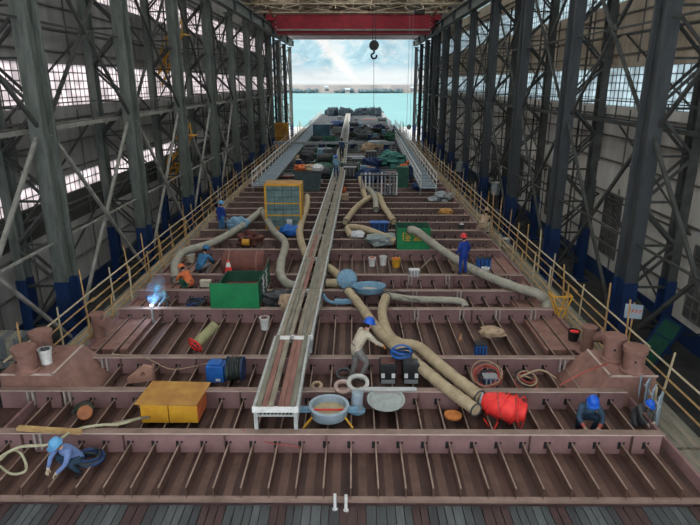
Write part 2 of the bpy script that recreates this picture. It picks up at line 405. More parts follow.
# ---------------------------------------------------------------- overhead crane
t=thing('overhead_crane','red overhead travelling crane spanning the hall near the far end','crane',(0,84,15.7))
b=MB()
for y in (-1.1,1.1):
    b.lim(-10.4,10.4,y-.25,y+.25,-1.3,1.0); b.lim(-10.4,10.4,y-.35,y+.35,.98,1.06); b.lim(-10.4,10.4,y-.35,y+.35,-1.36,-1.28)
b.build('girder',M['red'],t)
for s in (-1,1):
    b=MB(); b.lim(s*11.3-.35,s*11.3+.35,-2.4,2.4,.3,.95); ec=b.build('end_carriage',M['red'],t)
    b=MB()
    for y in (-1.1,1.1): b.bar((s*10.3,y,.9),(s*11.2,y,.1),.2); b.bar((s*10.3,y,-1.2),(s*11.2,y,.1),.2); b.bar((s*10.3,y,-.1),(s*11.3,y,-.1),.2)
    b.bar((s*11.2,-2.3,1.5),(s*11.2,2.3,1.5),.12)
    b.build('end_bracket',M['red'],t)
    for y in (-1.9,1.9): b=MB(); b.cyl((s*11.3-.1,y,.26),(s*11.3+.1,y,.26),.25); b.build('wheel',M['black'],ec)
b=MB(); b.lim(-10.4,10.4,-1.65,-1.4,-.95,-.75); b.build('cable_tray',M['bracel'],t)
b=MB(); b.lim(8.2,9.6,-1.6,-.6,1.1,1.9); b.lim(8.4,9.2,-1.4,-.9,1.9,2.2); b.build('trolley',M['black'],t)
hp=aty(374,46,52)
t=thing('crane_hook','dark crane hook block hanging on ropes in front of the bright opening','crane hook',hp)
b=MB(); b.cyl((0,-.22,.05),(0,.22,.05),.42,n=20); hk=b.build('hook_block',M['black'],t)
b=MB(); b.tube(curve([(0,0,-.3),(0,0,-.55),(-.22,0,-.72),(-.1,0,-1.0),(.18,0,-.95),(.24,0,-.72)]),[.09]*25+[.06]+[.05]*5 if False else .08,8); b.build('hook',M['black'],hk)
for x in (-.13,.13): b=MB(); b.bar((x,0,.3),(x,0,18.97-hp.z),.045); b.build('rope',M['black'],t)
b=MB(); b.bar((0,0,-1.0),(.05,0,-5.2),.035); b.build('sling',M['darkgrey'],t)
hp=aty(409,127,74)
t=thing('crane_hook','small grey hook hanging on a long rope beside the right far columns','crane hook',hp)
b=MB(); b.ell((0,0,0),(.3,.25,.35)); b.build('hook_block',M['grey'],t)
for x in (-.3,.12): b=MB(); b.bar((x,0,.3),(x,0,18.97-hp.z),.035); b.build('rope',M['grey'],t)

# ---------------------------------------------------------------- outside
m=MB(); m.lim(-900,900,150,868,-6.4,-6); w=struct(m.build('river_surface',M['water']))
m=MB(); m.lim(-40,40,YE,150,-6.5,ZF-.02); struct(m.build('slipway',M['slip']))
NX,NY=90,50; V=[];Fc=[]
for j in range(NY+1):
    for i in range(NX+1):
        x=-450+900*i/NX; q=j/NY; y=862+ (q**1.3)*1100
        e=Vector((x*.006,y*.006,0)); base=-6.3 if j==0 else (3+ 8*min(1,j/2))
        z=base+max(0,(y-905))*.34*(1+.9*noise.noise(e*.8))+ max(0,min(1,(y-900)/120))*(26*noise.noise(e*2.1)+14*noise.noise(e*5)+7*noise.noise(e*12))
        z=max(z,base) if j<6 else z
        V.append((x,y,z))
for j in range(NY):
    for i in range(NX): a=j*(NX+1)+i; Fc.append((a,a+1,a+NX+2,a+NX+1))
m=MB(); m.add(V,Fc); struct(m.build('hillside',mountain_mat(),smooth=True))
m=MB(); m.lim(-450,450,855,902,-6.4,5.2); struct(m.build('river_bank',mat('pale_bank',(.34,.30,.275),(.22,.20,.19),.05,.9)))
m=MB()
for i in range(60):
    x=random.uniform(8,70) if i<42 else random.uniform(-95,0); y=random.uniform(850,854); h=random.uniform(1.2,3.2)
    m.ell((x,y,-4.5+h*.6),(random.uniform(2,5),2.5,h),8,6,.25,i)
o=m.build('treeline',mat('far_leaves',(.09,.13,.14),(.06,.095,.11),.3,1)); tag(o,'dark line of trees along the far river bank','trees'); o['kind']='stuff'
for (x,w_,h,lb) in ((-38,5,8,'small pale building on the far bank left of centre'),(-8,7,5,'low pale shed on the far bank near the middle'),(86,8,7,'pale building on the far bank right of the trees')):
    t=thing('riverside_building',lb,'building',(x,846,-6))
    b=MB(); b.lim(-w_/2,w_/2,-3,3,0,h); b.build('walls',mat('pale_render',(.25,.235,.225),(.2,.19,.18),.2),t); b=MB(); b.hexa([Vector(p) for p in ((-w_/2-.5,-3.5,h),(w_/2+.5,-3.5,h),(w_/2+.5,3.5,h),(-w_/2-.5,3.5,h),(-w_/2,-.3,h+2),(w_/2,-.3,h+2),(w_/2,.3,h+2),(-w_/2,.3,h+2))]); b.build('roof',M['bluegrey'],t)
    for k in range(3): b=MB(); b.lim(-w_/2+1+k*w_/3,-w_/2+2.6+k*w_/3,-3.08,-2.9,h*.4,h*.7); b.build('window',M['darkgrey'],t)

# ---------------------------------------------------------------- light
w=bpy.data.worlds.new('sky'); SC.world=w; w.use_nodes=True; nt=w.node_tree; bg=nt.nodes['Background']
bg.inputs[0].default_value=(.86,.93,1,1); bg.inputs[1].default_value=2.0
sl=bpy.data.lights.new('sun','SUN'); so=bpy.data.objects.new('sun',sl); COL.objects.link(so)
sl.energy=3.0; sl.angle=R(6); sl.color=(1,.93,.84); so.rotation_euler=(R(50),0,R(-62))
SC.view_settings.view_transform='Standard'; SC.view_settings.look='None'; SC.view_settings.exposure=0.5; SC.view_settings.gamma=1
SC.cycles.max_bounces=8; SC.cycles.diffuse_bounces=4; SC.cycles.transparent_max_bounces=8; SC.cycles.sample_clamp_indirect=6
# ================================================================ THE SHIP
XL,XR=-8.45,7.35; YF=10.16; YS=160.0
ship=thing('ship_hull','rust brown steel ship hull under construction filling the hall floor','ship',(0,0,0))
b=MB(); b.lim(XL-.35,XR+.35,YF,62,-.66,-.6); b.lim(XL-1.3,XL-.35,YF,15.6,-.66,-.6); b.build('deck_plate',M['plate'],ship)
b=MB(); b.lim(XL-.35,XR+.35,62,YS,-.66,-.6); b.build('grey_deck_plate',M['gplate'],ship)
for s,xx in (('l',XL),('r',XR)):
    b=MB(); sg=-1 if s=='l' else 1
    b.lim(xx+sg*.3,xx+sg*.38,YF,YS,ZF+.1,-.3); b.build('side_shell',M['girder'],ship)
    b=MB(); b.lim(min(xx-sg*.95,xx+sg*.3),max(xx-sg*.95,xx+sg*.3),17.0,YS,-.6,-.42); b.build('stringer_plate',M['bollard'],ship)
b=MB(); b.lim(XL-.3,XR+.3,YF+.3,YF+.4,ZF+.1,-.7); b.build('end_bulkhead',M['girder'],ship)
ribx=[-.035+.594*k for k in range(-14,13)]
for x in ribx:
    b=MB(); b.lim(x-.009,x+.009,YF-.02,YS-1,-.6,-.33); b.m=1; b.lim(x-.017,x+.017,YF,YS-1,-.34,-.322); b.build('deck_rib',[M['stripe'],M['ribtop']],ship)
    b=MB(); b.lim(x+.17,x+.36,YF,40,-.6,-.594); b.build('plate_strip',M['stripe'],ship)  # flat strip a little paler than the plate, beside each rib
b=MB(); b.lim(XL-.35,XR+.35,YF-.02,YF+.03,-.66,-.56)
b.lim(XL-.35,XR+.35,YF-.05,YF+.02,-.67,-.64); b.build('edge_strip',M['flange'],ship)
GY=[11.75+1.96*k for k in range(76) if k not in (3,7)]
def girder(Y,k):
    t=.02; x0,x1=(XL-(1.25 if k<2 else .3),XR+.1); b=MB()
    b.m=0; b.lim(x0,x1,Y,Y+t,-.6,-.03)
    for x in ribx:                                   # drain slots either side of each rib, cut as dark recess plates
        b.m=2; b.box((x-.055,Y-.004,-.36),(.075,.006,.19)); b.box((x+.05,Y-.004,-.30),(.05,.006,.06))
    if k<9:
        b.m=3; n=7
        for i in range(n): xx=x0+ (x1-x0)*(i+.7)/n; b.box((xx,Y-.05,-.3),(.012,.1,.5))
    b.m=1; b.lim(x0,x1,Y-.1,Y+.12,-.03,0); b.m=4; b.lim(x0,x1,Y-.106,Y-.096,-.024,.003)  # paler line along the front edge of the flange
    b.build('deck_girder',[M['girder'] if k<7 else M['fgirder'] if k<18 else M['ggirder'],M['flange'] if k<18 else M['grey'],M['black'],M['rib'],M['pale_lip'] if k<18 else M['grey']],ship)  # girders farther down the deck get a darker tone
for k,Y in enumerate(GY): girder(Y,k)
# pale bracket pairs welded on girder faces (painted inspection marks)
for (px,py) in ((68,352),(105,362),(36,390),(74,388),(38,437),(410,280),(447,279),(414,293),(457,292),(416,313),(461,313),(572,376),(512,285),(500,318),(536,318)):
    p=at(px,py-6,0); Y=min(GY,key=lambda g:abs(g-p.y)); b=MB()
    for s in (-.07,.07): b.box((p.x+s,Y-.06,-.25),(.05,.08,.42))
    b.build('bracket',M['seam'],ship)
# coamings with mooring bollards at both sides
def coaming(x0,x1,y0,y1,z,parent,inner):
    a=x0+(.75 if inner<0 else .03); c=x1-(.75 if inner>0 else .03); b=MB()
    b.hexa([Vector(p) for p in ((x0,y0,-.92),(x1,y0,-.92),(x1,y1,-.92),(x0,y1,-.92),(a,y0+.03,z),(c,y0+.03,z),(c,y1-.5,z),(a,y1-.5,z))])
    b.build('foundation',M['bollard'],parent)
    b=MB(); b.lim(a-.03,c+.03,y0,y0+.03,z-.03,z+.02); b.lim((a if inner<0 else c)-.03,(a if inner<0 else c)+.03,y0,y1-.5,z-.01,z+.02); b.build('foundation_lip',M['pale_lip'],parent)
def bollard_pair(pf,pb,x0,x1,inner,label):
    A=at(*pf,.36); B=at(*pb,.36); A.y+=.28; t=thing('mooring_bollard',label,'bollard',(A.x,A.y,.32)); coaming(x0-A.x,x1-A.x,13.84-A.y,B.y-A.y+1.1,.04,t,inner)
    for q in (A,B):
        xx,yy=q.x-A.x,q.y-A.y
        b=MB(); b.lathe([(.0,.05),(.33,.05),(.33,.10),(.28,.13),(.275,.62),(.32,.64),(.32,.78),(.0,.80)],(xx,yy,0),24); bp_=b.build('bollard_post',M['bollard'],t,smooth=True)
        b=MB(); b.box((xx-.1,yy-.28,.45),(.05,.03,.05)); b.build('lug',M['black'],bp_)
bollard_pair((637,376),(612,359),6.3,8.35,-1,'pair of reddish brown mooring bollards on the right deck edge')
bollard_pair((22,376),(44,354),-9.75,-7.5,1,'pair of reddish brown mooring bollards on the left deck edge')
def vent(px,py,label):
    p=at(px,py,-.42); t=thing('pipe_stub',label,'pipe fitting',p)
    b=MB(); b.lathe([(.0,0),(.34,0),(.34,.04),(.2,.05),(.19,.85),(.25,.87),(.25,.92),(0,.93)],(0,0,0),20); b.build('pipe_body',M['bollard'],t,smooth=True)
    b=MB(); b.tube([(0,0,.55),(.38,-.1,.6)],.17,14); b.tube([(.36,-.1,.6),(.44,-.12,.61)],.25,14); b.build('side_flange',M['bollard'],t,smooth=True)
vent(100,338,'rusty upright pipe stub with side flange by the left railing')
vent(586,352,'rusty upright pipe stub with side flange by the right railing')
# slanted grey side plate by the right bollards
p=at(658,425,-.5); t=thing('sheet_panels','row of pale blue upright sheets standing at the right deck edge','sheet metal',p)
for i in range(4):
    o=MB(); o.box((-.05+.03*i,.38*i,.42),(.34,.04,1.0),rz=R(50),ry=R(-6)); o.build('sheet',M['bluegrey'],t)
o=MB(); o.bar((-.1,-.1,.6),(.1,1.3,.6),.04); o.build('rail',M['white'],t)

# ---------------------------------------------------------------- timber platform in front
t=thing('timber_platform','platform of grey and maroon timber planks below the front deck edge','platform',(0,9.3,-.775))
x=-8.6;i=0; pc=[mat('plank_a',(.075,.08,.08),(.045,.05,.05),3,stretch=(9,.6,1)),mat('plank_b',(.075,.042,.04),(.045,.028,.026),3,stretch=(9,.6,1)),mat('plank_c',(.11,.12,.125),(.065,.07,.07),3,stretch=(9,.6,1)),mat('plank_d',(.055,.055,.06),(.03,.03,.03),3,stretch=(9,.6,1))]
while x<8.6:
    w=random.choice((.17,.19,.22)); b=MB(); b.lim(x,x+w-.02,-2.2,.82,-.05+random.uniform(-.01,.01),.03)
    b.build('plank',pc[[0,0,2,0,1,1,3,0,2,2,0,3,1,1,1,0][i%16]],t); x+=w; i+=1
for x0 in (-8,-4,0,4,8): b=MB(); b.lim(x0-.1,x0+.1,-2.1,.8,-2.02,-.06); b.build('bearer',M['wood'],t)
for px,py,lb in ((335,515,'left of two short white pipes standing below the front deck edge'),(346,516,'right of two short white pipes standing below the front deck edge')):
    p=at(px,py,-.9); b=MB(); b.tube([(0,0,0),(0,.05,.5)],.035); b.lathe([(.03,.1),(.06,.1),(.06,.16),(.03,.16)]); tag(b.build('white_pipe',M['white']),lb,'pipe',loc=p)

# ---------------------------------------------------------------- side walkways with bamboo railings
def side(sg,x_in,x_out,name):
    t=thing('side_walkway','timber plank walkway along the %s side of the ship'%name,'walkway',((x_in+x_out)/2,0,-.62)); hw=abs(x_out-x_in)/2
    for q in range(5):
        xx=-hw+hw*2*(q+.5)/5; b=MB(); y=8. if sg>0 else 15.8
        while y<YE: b.lim(xx-.09,xx+.09,y,y+3.9,-.03,.03+.01*((q+int(y))%2)); y+=4
        b.build('plank',M['wood'] if q%2 else M['woodgrey'],t)
    for i in range(0 if sg>0 else 4,52):
        b=MB(); b.cyl((-hw-.1,8.5+2*i,-.08),(hw+.1,8.5+2*i,-.08),.045,n=6); b.build('cross_pole',M['bamboo'],t)
        if i%2==0:
            b=MB(); b.cyl((sg*hw*.9,8.5+2*i,-.1),(sg*hw*.9,8.5+2*i,ZF+.62),.05,n=6); b.build('support_pole',M['bamboo'],t)
    rr=random.Random(5 if sg<0 else 9)
    for (xx,zs,lab,nm) in ((x_out,(.35,.75,1.12),'tall outer bamboo railing along the %s walkway'%name,0),(x_in,(.35,.62),'low inner bamboo railing between the ship and the %s walkway'%name,1)):
        t=thing('bamboo_railing',lab,'railing',(xx,0,-.6))
        for z in zs:
            b=MB(); y=(9.5 if sg>0 else 14.6) if nm==0 else 15.2
            while y<YE-2:
                y1=y+rr.uniform(5,6.5); b.cyl((rr.uniform(-.04,.04),y-.3,z+rr.uniform(-.05,.05)),(rr.uniform(-.04,.04),y1,z+rr.uniform(-.05,.05)),.035,.028,6); y=y1
            b.build('rail_pole',M['bamboo'] if z<1 else M['bamboop'],t,smooth=True)
        y=(10.6 if sg>0 else 15.2)+nm*2.5;
        while y<YE-2:
            h=rr.choice((1.3,1.5,1.9,2.1)) if nm==0 else rr.choice((.9,1.1,1.6)); dx=rr.uniform(-.12,.12)
            b=MB(); b.cyl((0,y,-.15),(dx,y+rr.uniform(-.1,.1),h),.04,.03,6); b.build('post',M['bamboo'] if rr.random()<.6 else M['bamboop'],t,smooth=True); y+=rr.uniform(1.5,2.4)
side(-1,-9.0,-9.85,'left'); side(1,7.95,8.8,'right')

# ---------------------------------------------------------------- central plank gangway
def gangway_master():
    t=thing('gangway_section','nearest section of the central plank gangway standing on two pale legs','gangway',(-1.85,11.85,0)); L=4.02
    for s in (-1,1):
        b=MB(); b.lim(s*.52-.035,s*.52+.035,0,L,.48,.6); b.build('side_rail',M['alum'],t)
    b=MB(); b.lim(-.555,.555,-.04,.02,.48,.62); b.build('end_rail',M['white'],t)
    cols=['woodgrey','woodred','wood','woodred','woodred','woodgrey']
    xs=[-.41,-.26,-.11,.13,.27,.41]
    for q,(x,c) in enumerate(zip(xs,cols)): b=MB(); b.lim(x-.066,x+.066,0,L,.585,.635); b.build('plank',M[c],t)
    for y in (.03,L-.12):
        for s in (-1,1): b=MB(); b.bar((s*.48,y,.5),(s*.48,y,.0),.09); b.build('leg',M['alum'],t)
    b=MB(); b.bar((-.46,.03,.36),(.46,.03,.36),.04); 
    for k in range(10): b.bar((-.42+.09*k,.03,.36),(-.38+.09*k,.03,.46),.02)
    b.build('end_truss',M['alum'],t)
    b=MB(); b.bar((.5,.1,.08),(.5,L-.1,.45),.035); b.bar((.5,L-.1,.08),(.5,.1,.45),.035); b.build('side_brace',M['alum'],t)
    return t
gw=gangway_master()
glabels=['second section of the central plank gangway with pale worn planks','third section of the central plank gangway beside the green container','fourth section of the central plank gangway with narrow grey planks','fifth section of the central plank gangway beside the yellow framed cage']
gw2=None
for k in range(1,34):
    X=-1.85+ (.62*min(k,9)/9); lb=glabels[k-1] if k<=4 else 'far section of the long central plank gangway'
    c=dup(gw,(X,11.85+4.05*k,0),rz=-.017 if k<9 else 0,label=lb,group=None if k<=4 else 'far central gangway sections')
    if k<=4 or True:
        j=0
        for ch in c.children:
            if ch.name.startswith('plank'):
                me=ch.data.copy(); me.materials.clear(); me.materials.append(M[[['wood','woodgrey','wood','wood','woodgrey','wood'],['woodgrey','wood','woodred','woodgrey','woodgrey','wood'],['wood','woodred','wood','wood','woodgrey','wood'],['woodgrey','wood','woodgrey','woodgrey','wood','woodgrey']][(k-1)%4 if k<5 else 3][j%6]]); ch.data=me; j+=1
for px,py,lb in ((285,338,'left pale joint plate between gangway sections'),(299,338,'right pale joint plate between gangway sections')):
    b=MB(); b.box((0,0,.02),(.3,.2,.02)); b.box((0,-.1,-.02),(.3,.012,.08)); tag(b.build('joint_plate',M['white']),lb,'plate',loc=at(px,py,.635))

# steel gangways left and right on the deck
def steel_gang(p0,p1,w,label,railside):
    p0=Vector(p0);p1=Vector(p1); d=p1-p0; L=d.length; a=math.atan2(-d.x,d.y)
    t=thing('steel_gangway',label,'gangway',p0,a)
    for s in (-1,1): b=MB(); b.lim(s*w/2-.06,s*w/2+.06,0,L,-.1,.1); b.build('side_beam',M['grey'],t)
    n=min(90,int(L/.75))
    for i in range(n): y=.1+(L-.2)*i/n; b=MB(); b.lim(-w/2,w/2,y,y+.3,0,.05); b.build('tread',M['bluegrey'],t)
    for s in ((-1,1) if railside==0 else (railside,)):
        b=MB(); b.bar((s*w/2,.2,1.05),(s*w/2,L,1.05),.06); b.bar((s*w/2,.2,.55),(s*w/2,L,.55),.045); b.build('handrail',M['white'],t)
        for i in range(int(L/2.2)): b=MB(); b.bar((s*w/2,.2+i*2.2,.05),(s*w/2,.2+i*2.2,1.05),.055); b.build('rail_post',M['white'],t)
    for y in (.4,L*.25,L*.5,L*.75,L-.4):
        for s in (-1,1): b=MB(); b.bar((s*w/2,y,-.1),(s*w/2,y,-.55),.1); b.build('leg',M['grey'],t)
steel_gang((-6.95,42.5,.55),(-6.75,110,.55),1.35,'long steel gangway with white handrail on the left side of the deck',-1)
steel_gang((5.6,41.5,.55),(7.2,110,.55),1.15,'long steel gangway with white handrails on the right side of the deck',0)

# ================================================================ DECK CLUTTER
def bucket(px,py,z,r,h,mt,label,fill=None,group=None,cat='bucket',name='bucket',handle=True):
    p=at(px,py,z); t=thing(name,label,cat,p,group=group)
    b=MB(); b.lathe([(0,0),(r*.8,0),(r,h),(r*1.06,h),(r*1.06,h+.03),(r*.94,h+.03),(r*.9,h*.55),(0,h*.55)],(0,0,0),18); b.build('pail_body',mt,t,smooth=True); pb=bpy.data.objects[-1] if False else t.children[-1]
    if handle: b=MB(); b.torus((0,0,h),r*1.05,.012,12,5,axis=(1,.3,.2),arc=.5); b.build('bail_handle',M['darkgrey'],pb)
    if fill: b=MB(); b.ell((0,0,h*.9),(r*.8,r*.8,h*.25),10,6,.3,int(px)); b.build('contents',fill,t)
    return t
def helmet_only(px,py,z,mt,label):
    t=bpy.data.objects
    b=MB(); b.lathe([(.17,0),(.15,.02),(.145,.08),(.1,.14),(.04,.165),(0,.17)],(0,0,0),18); b.lathe([(.14,0),(.185,-.01),(.14,.012)],(0,-.02,0),18); return tag(b.build('safety_helmet',mt,smooth=True),label,'helmet',loc=at(px,py,z))
def heap(px,py,z,r,mt,label,cat='tarpaulin',name='tarpaulin_heap',seed=1,jit=.2,rz=0,group=None):
    p=at(px,py,z); b=MB(); b.ell((0,0,r[2]*.7),r,22,14,jit,seed,.85); o=b.build(name,mt,smooth=True); o.rotation_euler.z=rz; return tag(o,label,cat,group,loc=p)
def duct(pts,r,mt,label,name='ventilation_duct',cat='duct',rings=True,z=.0,step=8):
    P=[]
    for q in pts:
        zz=q[2] if len(q)>2 else z; P.append(at(q[0],q[1],zz))
    o=P[0].copy(); t=thing(name,label,cat,o); c=curve(P,step); rr=[r*(1+.12*noise.noise(Vector((i*.35,px_seed,0)))) for px_seed in (pts[0][0],) for i in range(len(c))]
    b=MB(); b.tube(c,rr,14,rip=.025); b.build('duct_sleeve',mt,t,off=o,smooth=True)
    if rings:
        for e,(a,bb) in enumerate(((c[0],c[1]),(c[-1],c[-2]))):
            b=MB(); b.torus(a,r*1.02,.025,18,6,axis=(bb-a)); b.build('end_ring',M['darkgrey'],t,off=o)
    return t
def hosecurve(pts,r,mt,label,name='cable',cat='cable'):
    P=[at(q[0],q[1],q[2]) for q in pts]; o=P[0].copy(); b=MB(); b.tube(curve(P,6),r,6); return tag(b.build(name,mt,off=o,smooth=True),label,cat,loc=o)
def coil(px,py,z,R0,r,mts,label,axis=(0,0,1),n=5,name='cable_coil',cat='cable coil',seed=0,extra=None):
    p=at(px,py,z); t=thing(name,label,cat,p); rr=random.Random(seed)
    for i in range(n):
        b=MB(); ax=Vector(axis).normalized()+Vector([rr.uniform(-.25,.25) for _ in range(3)])
        b.torus(Vector((rr.uniform(-.05,.05),rr.uniform(-.05,.05),R0*.35+rr.uniform(-.06,.1))),R0*rr.uniform(.75,1.05),r,22,6,axis=ax); b.build('cable_loop',mts[i%len(mts)],t,smooth=True)
    return t
def crate(px,py,z,d,mt,label,cat='box',name='crate',rz=0,lid=None,group=None):
    p=at(px,py,z); t=thing(name,label,cat,p,rz,group)
    b=MB(); b.box((0,0,d[2]/2),d); b.build('body',mt,t,bevel=.01)
    b=MB(); b.box((0,0,d[2]+.02),(d[0]*1.04,d[1]*1.04,.04)); b.build('lid',lid or mt,t); bo=t.children[0]
    b=MB()
    for x in (-d[0]*.3,0,d[0]*.3): b.box((x,-d[1]/2-.012,d[2]/2),(.04,.025,d[2]*.9))
    b.build('batten',lid or mt,bo)
    return t

# yellow cabinet
p=at(168,427,-.3); p=Vector((-4.68,12.55,-.3)); t=thing('yellow_cabinet','bright yellow steel cabinet with ochre lid between the two front girders','cabinet',p)
b=MB(); b.lim(-.72,-.02,0,.9,0,.56); b.lim(.0,.72,0,.9,0,.54); b.build('body',M['yellow'],t,bevel=.012)
b=MB(); b.hexa([Vector(q) for q in ((-.8,-.12,.6),(.76,-.12,.56),(.86,1.0,.58),(-.72,1.0,.62),(-.8,-.12,.63),(.76,-.12,.59),(.86,1.0,.61),(-.72,1.0,.65))]); b.build('lid',M['yelldark'],t)
b=MB(); b.lim(.722,.735,.02,.88,.0,.53); b.build('side_panel',M['orange'],t)
# winch: blue box and cable reel
p=at(216,383,-.33)
t=thing('electric_winch','blue motor box with a reel of black and green cable behind the second girder','winch',p)
b=MB(); b.lim(-.28,.24,0,.42,.0,.52); b.lim(-.2,.16,.05,.36,.52,.6); mbx=b.build('motor_box',M['bluep'],t,bevel=.02)
b=MB(); b.lim(.0,.14,-.012,.0,.06,.13); b.build('rating_plate',M['white'],mbx)
for x in (.32,.78): b=MB(); b.lathe([(.05,-.02),(.36,-.02),(.36,.02),(.05,.02)],(x,.2,.36),22,axis=(1,0,0)); b.build('reel_flange',M['bluedark'],t)
for i in range(9):
    b=MB(); b.torus((.36+i*.045,.2,.36),.3+.02*(i%3),.03,24,6,axis=(1,.05*(i%3-1),.08*((i*5)%3-1))); b.build('cable_loop',M['cablegreen'] if i%3==0 else M['cable'],t,smooth=True)
# fan blower with red guard
p=at(196,353,-.33); t=thing('duct_fan','olive cylinder fan with round red wire guard on the left deck','fan',p)
d=Vector((.55,.75,.42)).normalized(); c=Vector((0,0,.28))
b=MB(); b.tube([c+d*.08,c+d*.95],.17,18); b.build('fan_tube',mat('olive',(.30,.28,.14),(.2,.19,.1),3),t,smooth=True)
b=MB(); b.torus(c,.27,.028,24,6,axis=d); b.torus(c-d*.07,.16,.02,20,6,axis=d)
u=d.orthogonal().normalized(); w_=d.cross(u)
for k in range(8): a=k*math.pi/4; e=(u*math.cos(a)+w_*math.sin(a)); b.bar(c+e*.27,c-d*.07+e*.1,.025)
b.build('red_guard',M['redb'],t)
b=MB(); b.cyl(c-d*.06,c+d*.05,.1,n=14); b.build('fan_hub',M['darkgrey'],t)
# block with a hole
p=at(143,382,-.33); t=thing('lifting_lug','rust brown lifting lug plate with a round hole left of centre','lug',p,R(15))
pts=[(-.42,0),(.28,0),(.3,.42),(.05,.5),(-.42,.14)]; b=MB(); n=len(pts)
hole=[(.02+.07*math.cos(a*math.pi/6),.25+.07*math.sin(a*math.pi/6)) for a in range(12)]
bm=bmesh.new(); ov=[bm.verts.new((x,0,z)) for x,z in pts]; hv=[bm.verts.new((x,0,z)) for x,z in hole]
es=[bm.edges.new((ov[i],ov[(i+1)%5])) for i in range(5)]+[bm.edges.new((hv[i],hv[(i+1)%12])) for i in range(12)]
bmesh.ops.triangle_fill(bm,use_beauty=True,use_dissolve=False,edges=es); r_=bmesh.ops.extrude_face_region(bm,geom=bm.faces[:]); bmesh.ops.translate(bm,vec=(0,.16,0),verts=[e for e in r_['geom'] if isinstance(e,bmesh.types.BMVert)])
bmesh.ops.recalc_face_normals(bm,faces=bm.faces); me=bpy.data.meshes.new('lug_plate'); bm.to_mesh(me); bm.free(); me.materials.append(mat('tan_primer',(.40,.22,.16),(.28,.15,.11),3)); o=bpy.data.objects.new('lug_plate',me); COL.objects.link(o); o.parent=t
b=MB(); b.lim(.28,.34,-.04,.24,0,.44); b.build('stiffener_plate',M['bollard'],t)
bucket(265,329,-.33,.17,.42,M['white'],'white bucket of rubbish left of the plank gangway',M['rust'])
bucket(47,363,.37,.18,.42,M['white'],'white paint bucket with green mark between the left bollards',M['darkgrey'])
bucket(485,276,0,.17,.36,M['white'],'white bucket on a girder beside the worker in a red helmet')
bucket(372,266,-.33,.17,.40,M['white'],'leftmost of three buckets in a row, with orange rag',M['orange'])
bucket(383,265,-.33,.17,.42,M['white'],'plain white bucket in the middle of the three in a row')
bucket(396,267,-.33,.21,.40,M['yellow'],'orange and yellow bucket at the right end of the three',M['orange'])
bucket(573,340,-.42,.2,.32,M['black'],'black pail with red contents by the right railing',M['redb'])
bucket(191,262,-.33,.22,.36,M['cloth'],'pale grey paint pail beside the crouching worker in blue on the left',M['grey'])
bucket(505,247,-.42,.24,.45,M['grey'],'grey round pail hung on the right railing',M['cloth'])
bucket(461,231,-.33,.2,.40,M['darkgrey'],'dark pail with pale lid on the right deck',M['cwhite'])
# drums on far right
for px,py,lb in ((495,195,'greenish grey drum standing beyond the right railing'),(459,172,'pale drum standing beyond the right railing farther on')):
    p=at(px,py,-.6); t=thing('steel_drum',lb,'drum',(p.x,p.y,-.55)); b=MB(); b.lathe([(0,0),(.32,0),(.32,.3),(.34,.31),(.32,.33),(.32,.62),(.34,.63),(.32,.65),(.32,.92),(.34,.95),(.3,.93),(0,.92)],(0,0,0),18); b.build('drum_body',M['grey'],t,smooth=True)
    b=MB(); b.cyl((.15,0,.92),(.15,0,.97),.05); b.build('bung',M['white'],t)

# left green container
p=at(210,310,0); x0=p.x; y0=19.55; L=2.9; x1=at(259,309,0).x
t=thing('green_container','large open green sheet steel container on the left deck','container',(x0,y0,0)); W=x1-x0
b=MB(); b.lim(0,W,0,.03,0,.98); b.build('front_panel',M['green'],t)
b=MB(); b.lim(W-.03,W,.03,L,0,.98); b.build('right_panel',M['greend'],t)
b=MB(); b.lim(0,.03,.03,L,0,.5); b.lim(0,W,L,L+.03,0,.5); b.build('back_panel',M['greend'],t)
b=MB(); b.lim(.0,W,.03,L,0.0,.04); b.build('bottom_plate',M['rust'],t)
for y in (.9,1.7):
    b=MB()
    for k,(a,c) in enumerate((((0,.25),(.5,.25)),((0,.5),(.5,.5)),((.25,.05),(.25,.75)),((.0,.75),(.5,.75)),((.05,.05),(.45,.6)),((.45,.05),(.1,.4)))): b.bar((W+.008,y+a[0],.1+a[1]),(W+.008,y+c[0],.1+c[1]),.06,.012,(1,0,0))
    b.build('painted_character',M['cwhite'],t)
# rust tank inside/behind it
p=at(240,282,-.3); t=thing('rusty_tank','short rusty red cylindrical tank lying behind the green container','tank',(p.x+.1,p.y+.75,.1))
b=MB(); b.lathe([(0,-1.0),(.4,-.98),(.56,-.9),(.6,-.8),(.6,.8),(.56,.9),(.4,.98),(0,1.0)],(0,0,.2),26,axis=(1,0,0)); b.build('shell',M['rust'],t,smooth=True)
for x in (-.6,.6): b=MB(); b.lathe([(.6,-.03),(.64,-.03),(.64,.03),(.6,.03)],(x,0,.2),26,axis=(1,0,0)); b.build('band',M['bollard'],t)
for x in (-.7,.7): b=MB(); b.box((x,0,-.42),(.15,.9,.26)); b.build('saddle',M['girder'],t)
# traffic cone
p=at(229,277,0); t=thing('traffic_cone','red traffic cone with white band beside the rusty tank','cone',p)
b=MB(); b.box((0,0,.1),(.36,.36,.2)); b.build('base',M['bluedark'],t)
b=MB(); b.lathe([(.17,.2),(.11,.48)],(0,0,0),16); b.build('cone_body',M['redb'],t); b=MB(); b.lathe([(.11,.48),(.06,.68)],(0,0,0),16); b.build('white_band',M['white'],t); b=MB(); b.lathe([(.06,.68),(.03,.78),(0,.79)],(0,0,0),16); b.build('tip',M['redb'],t)
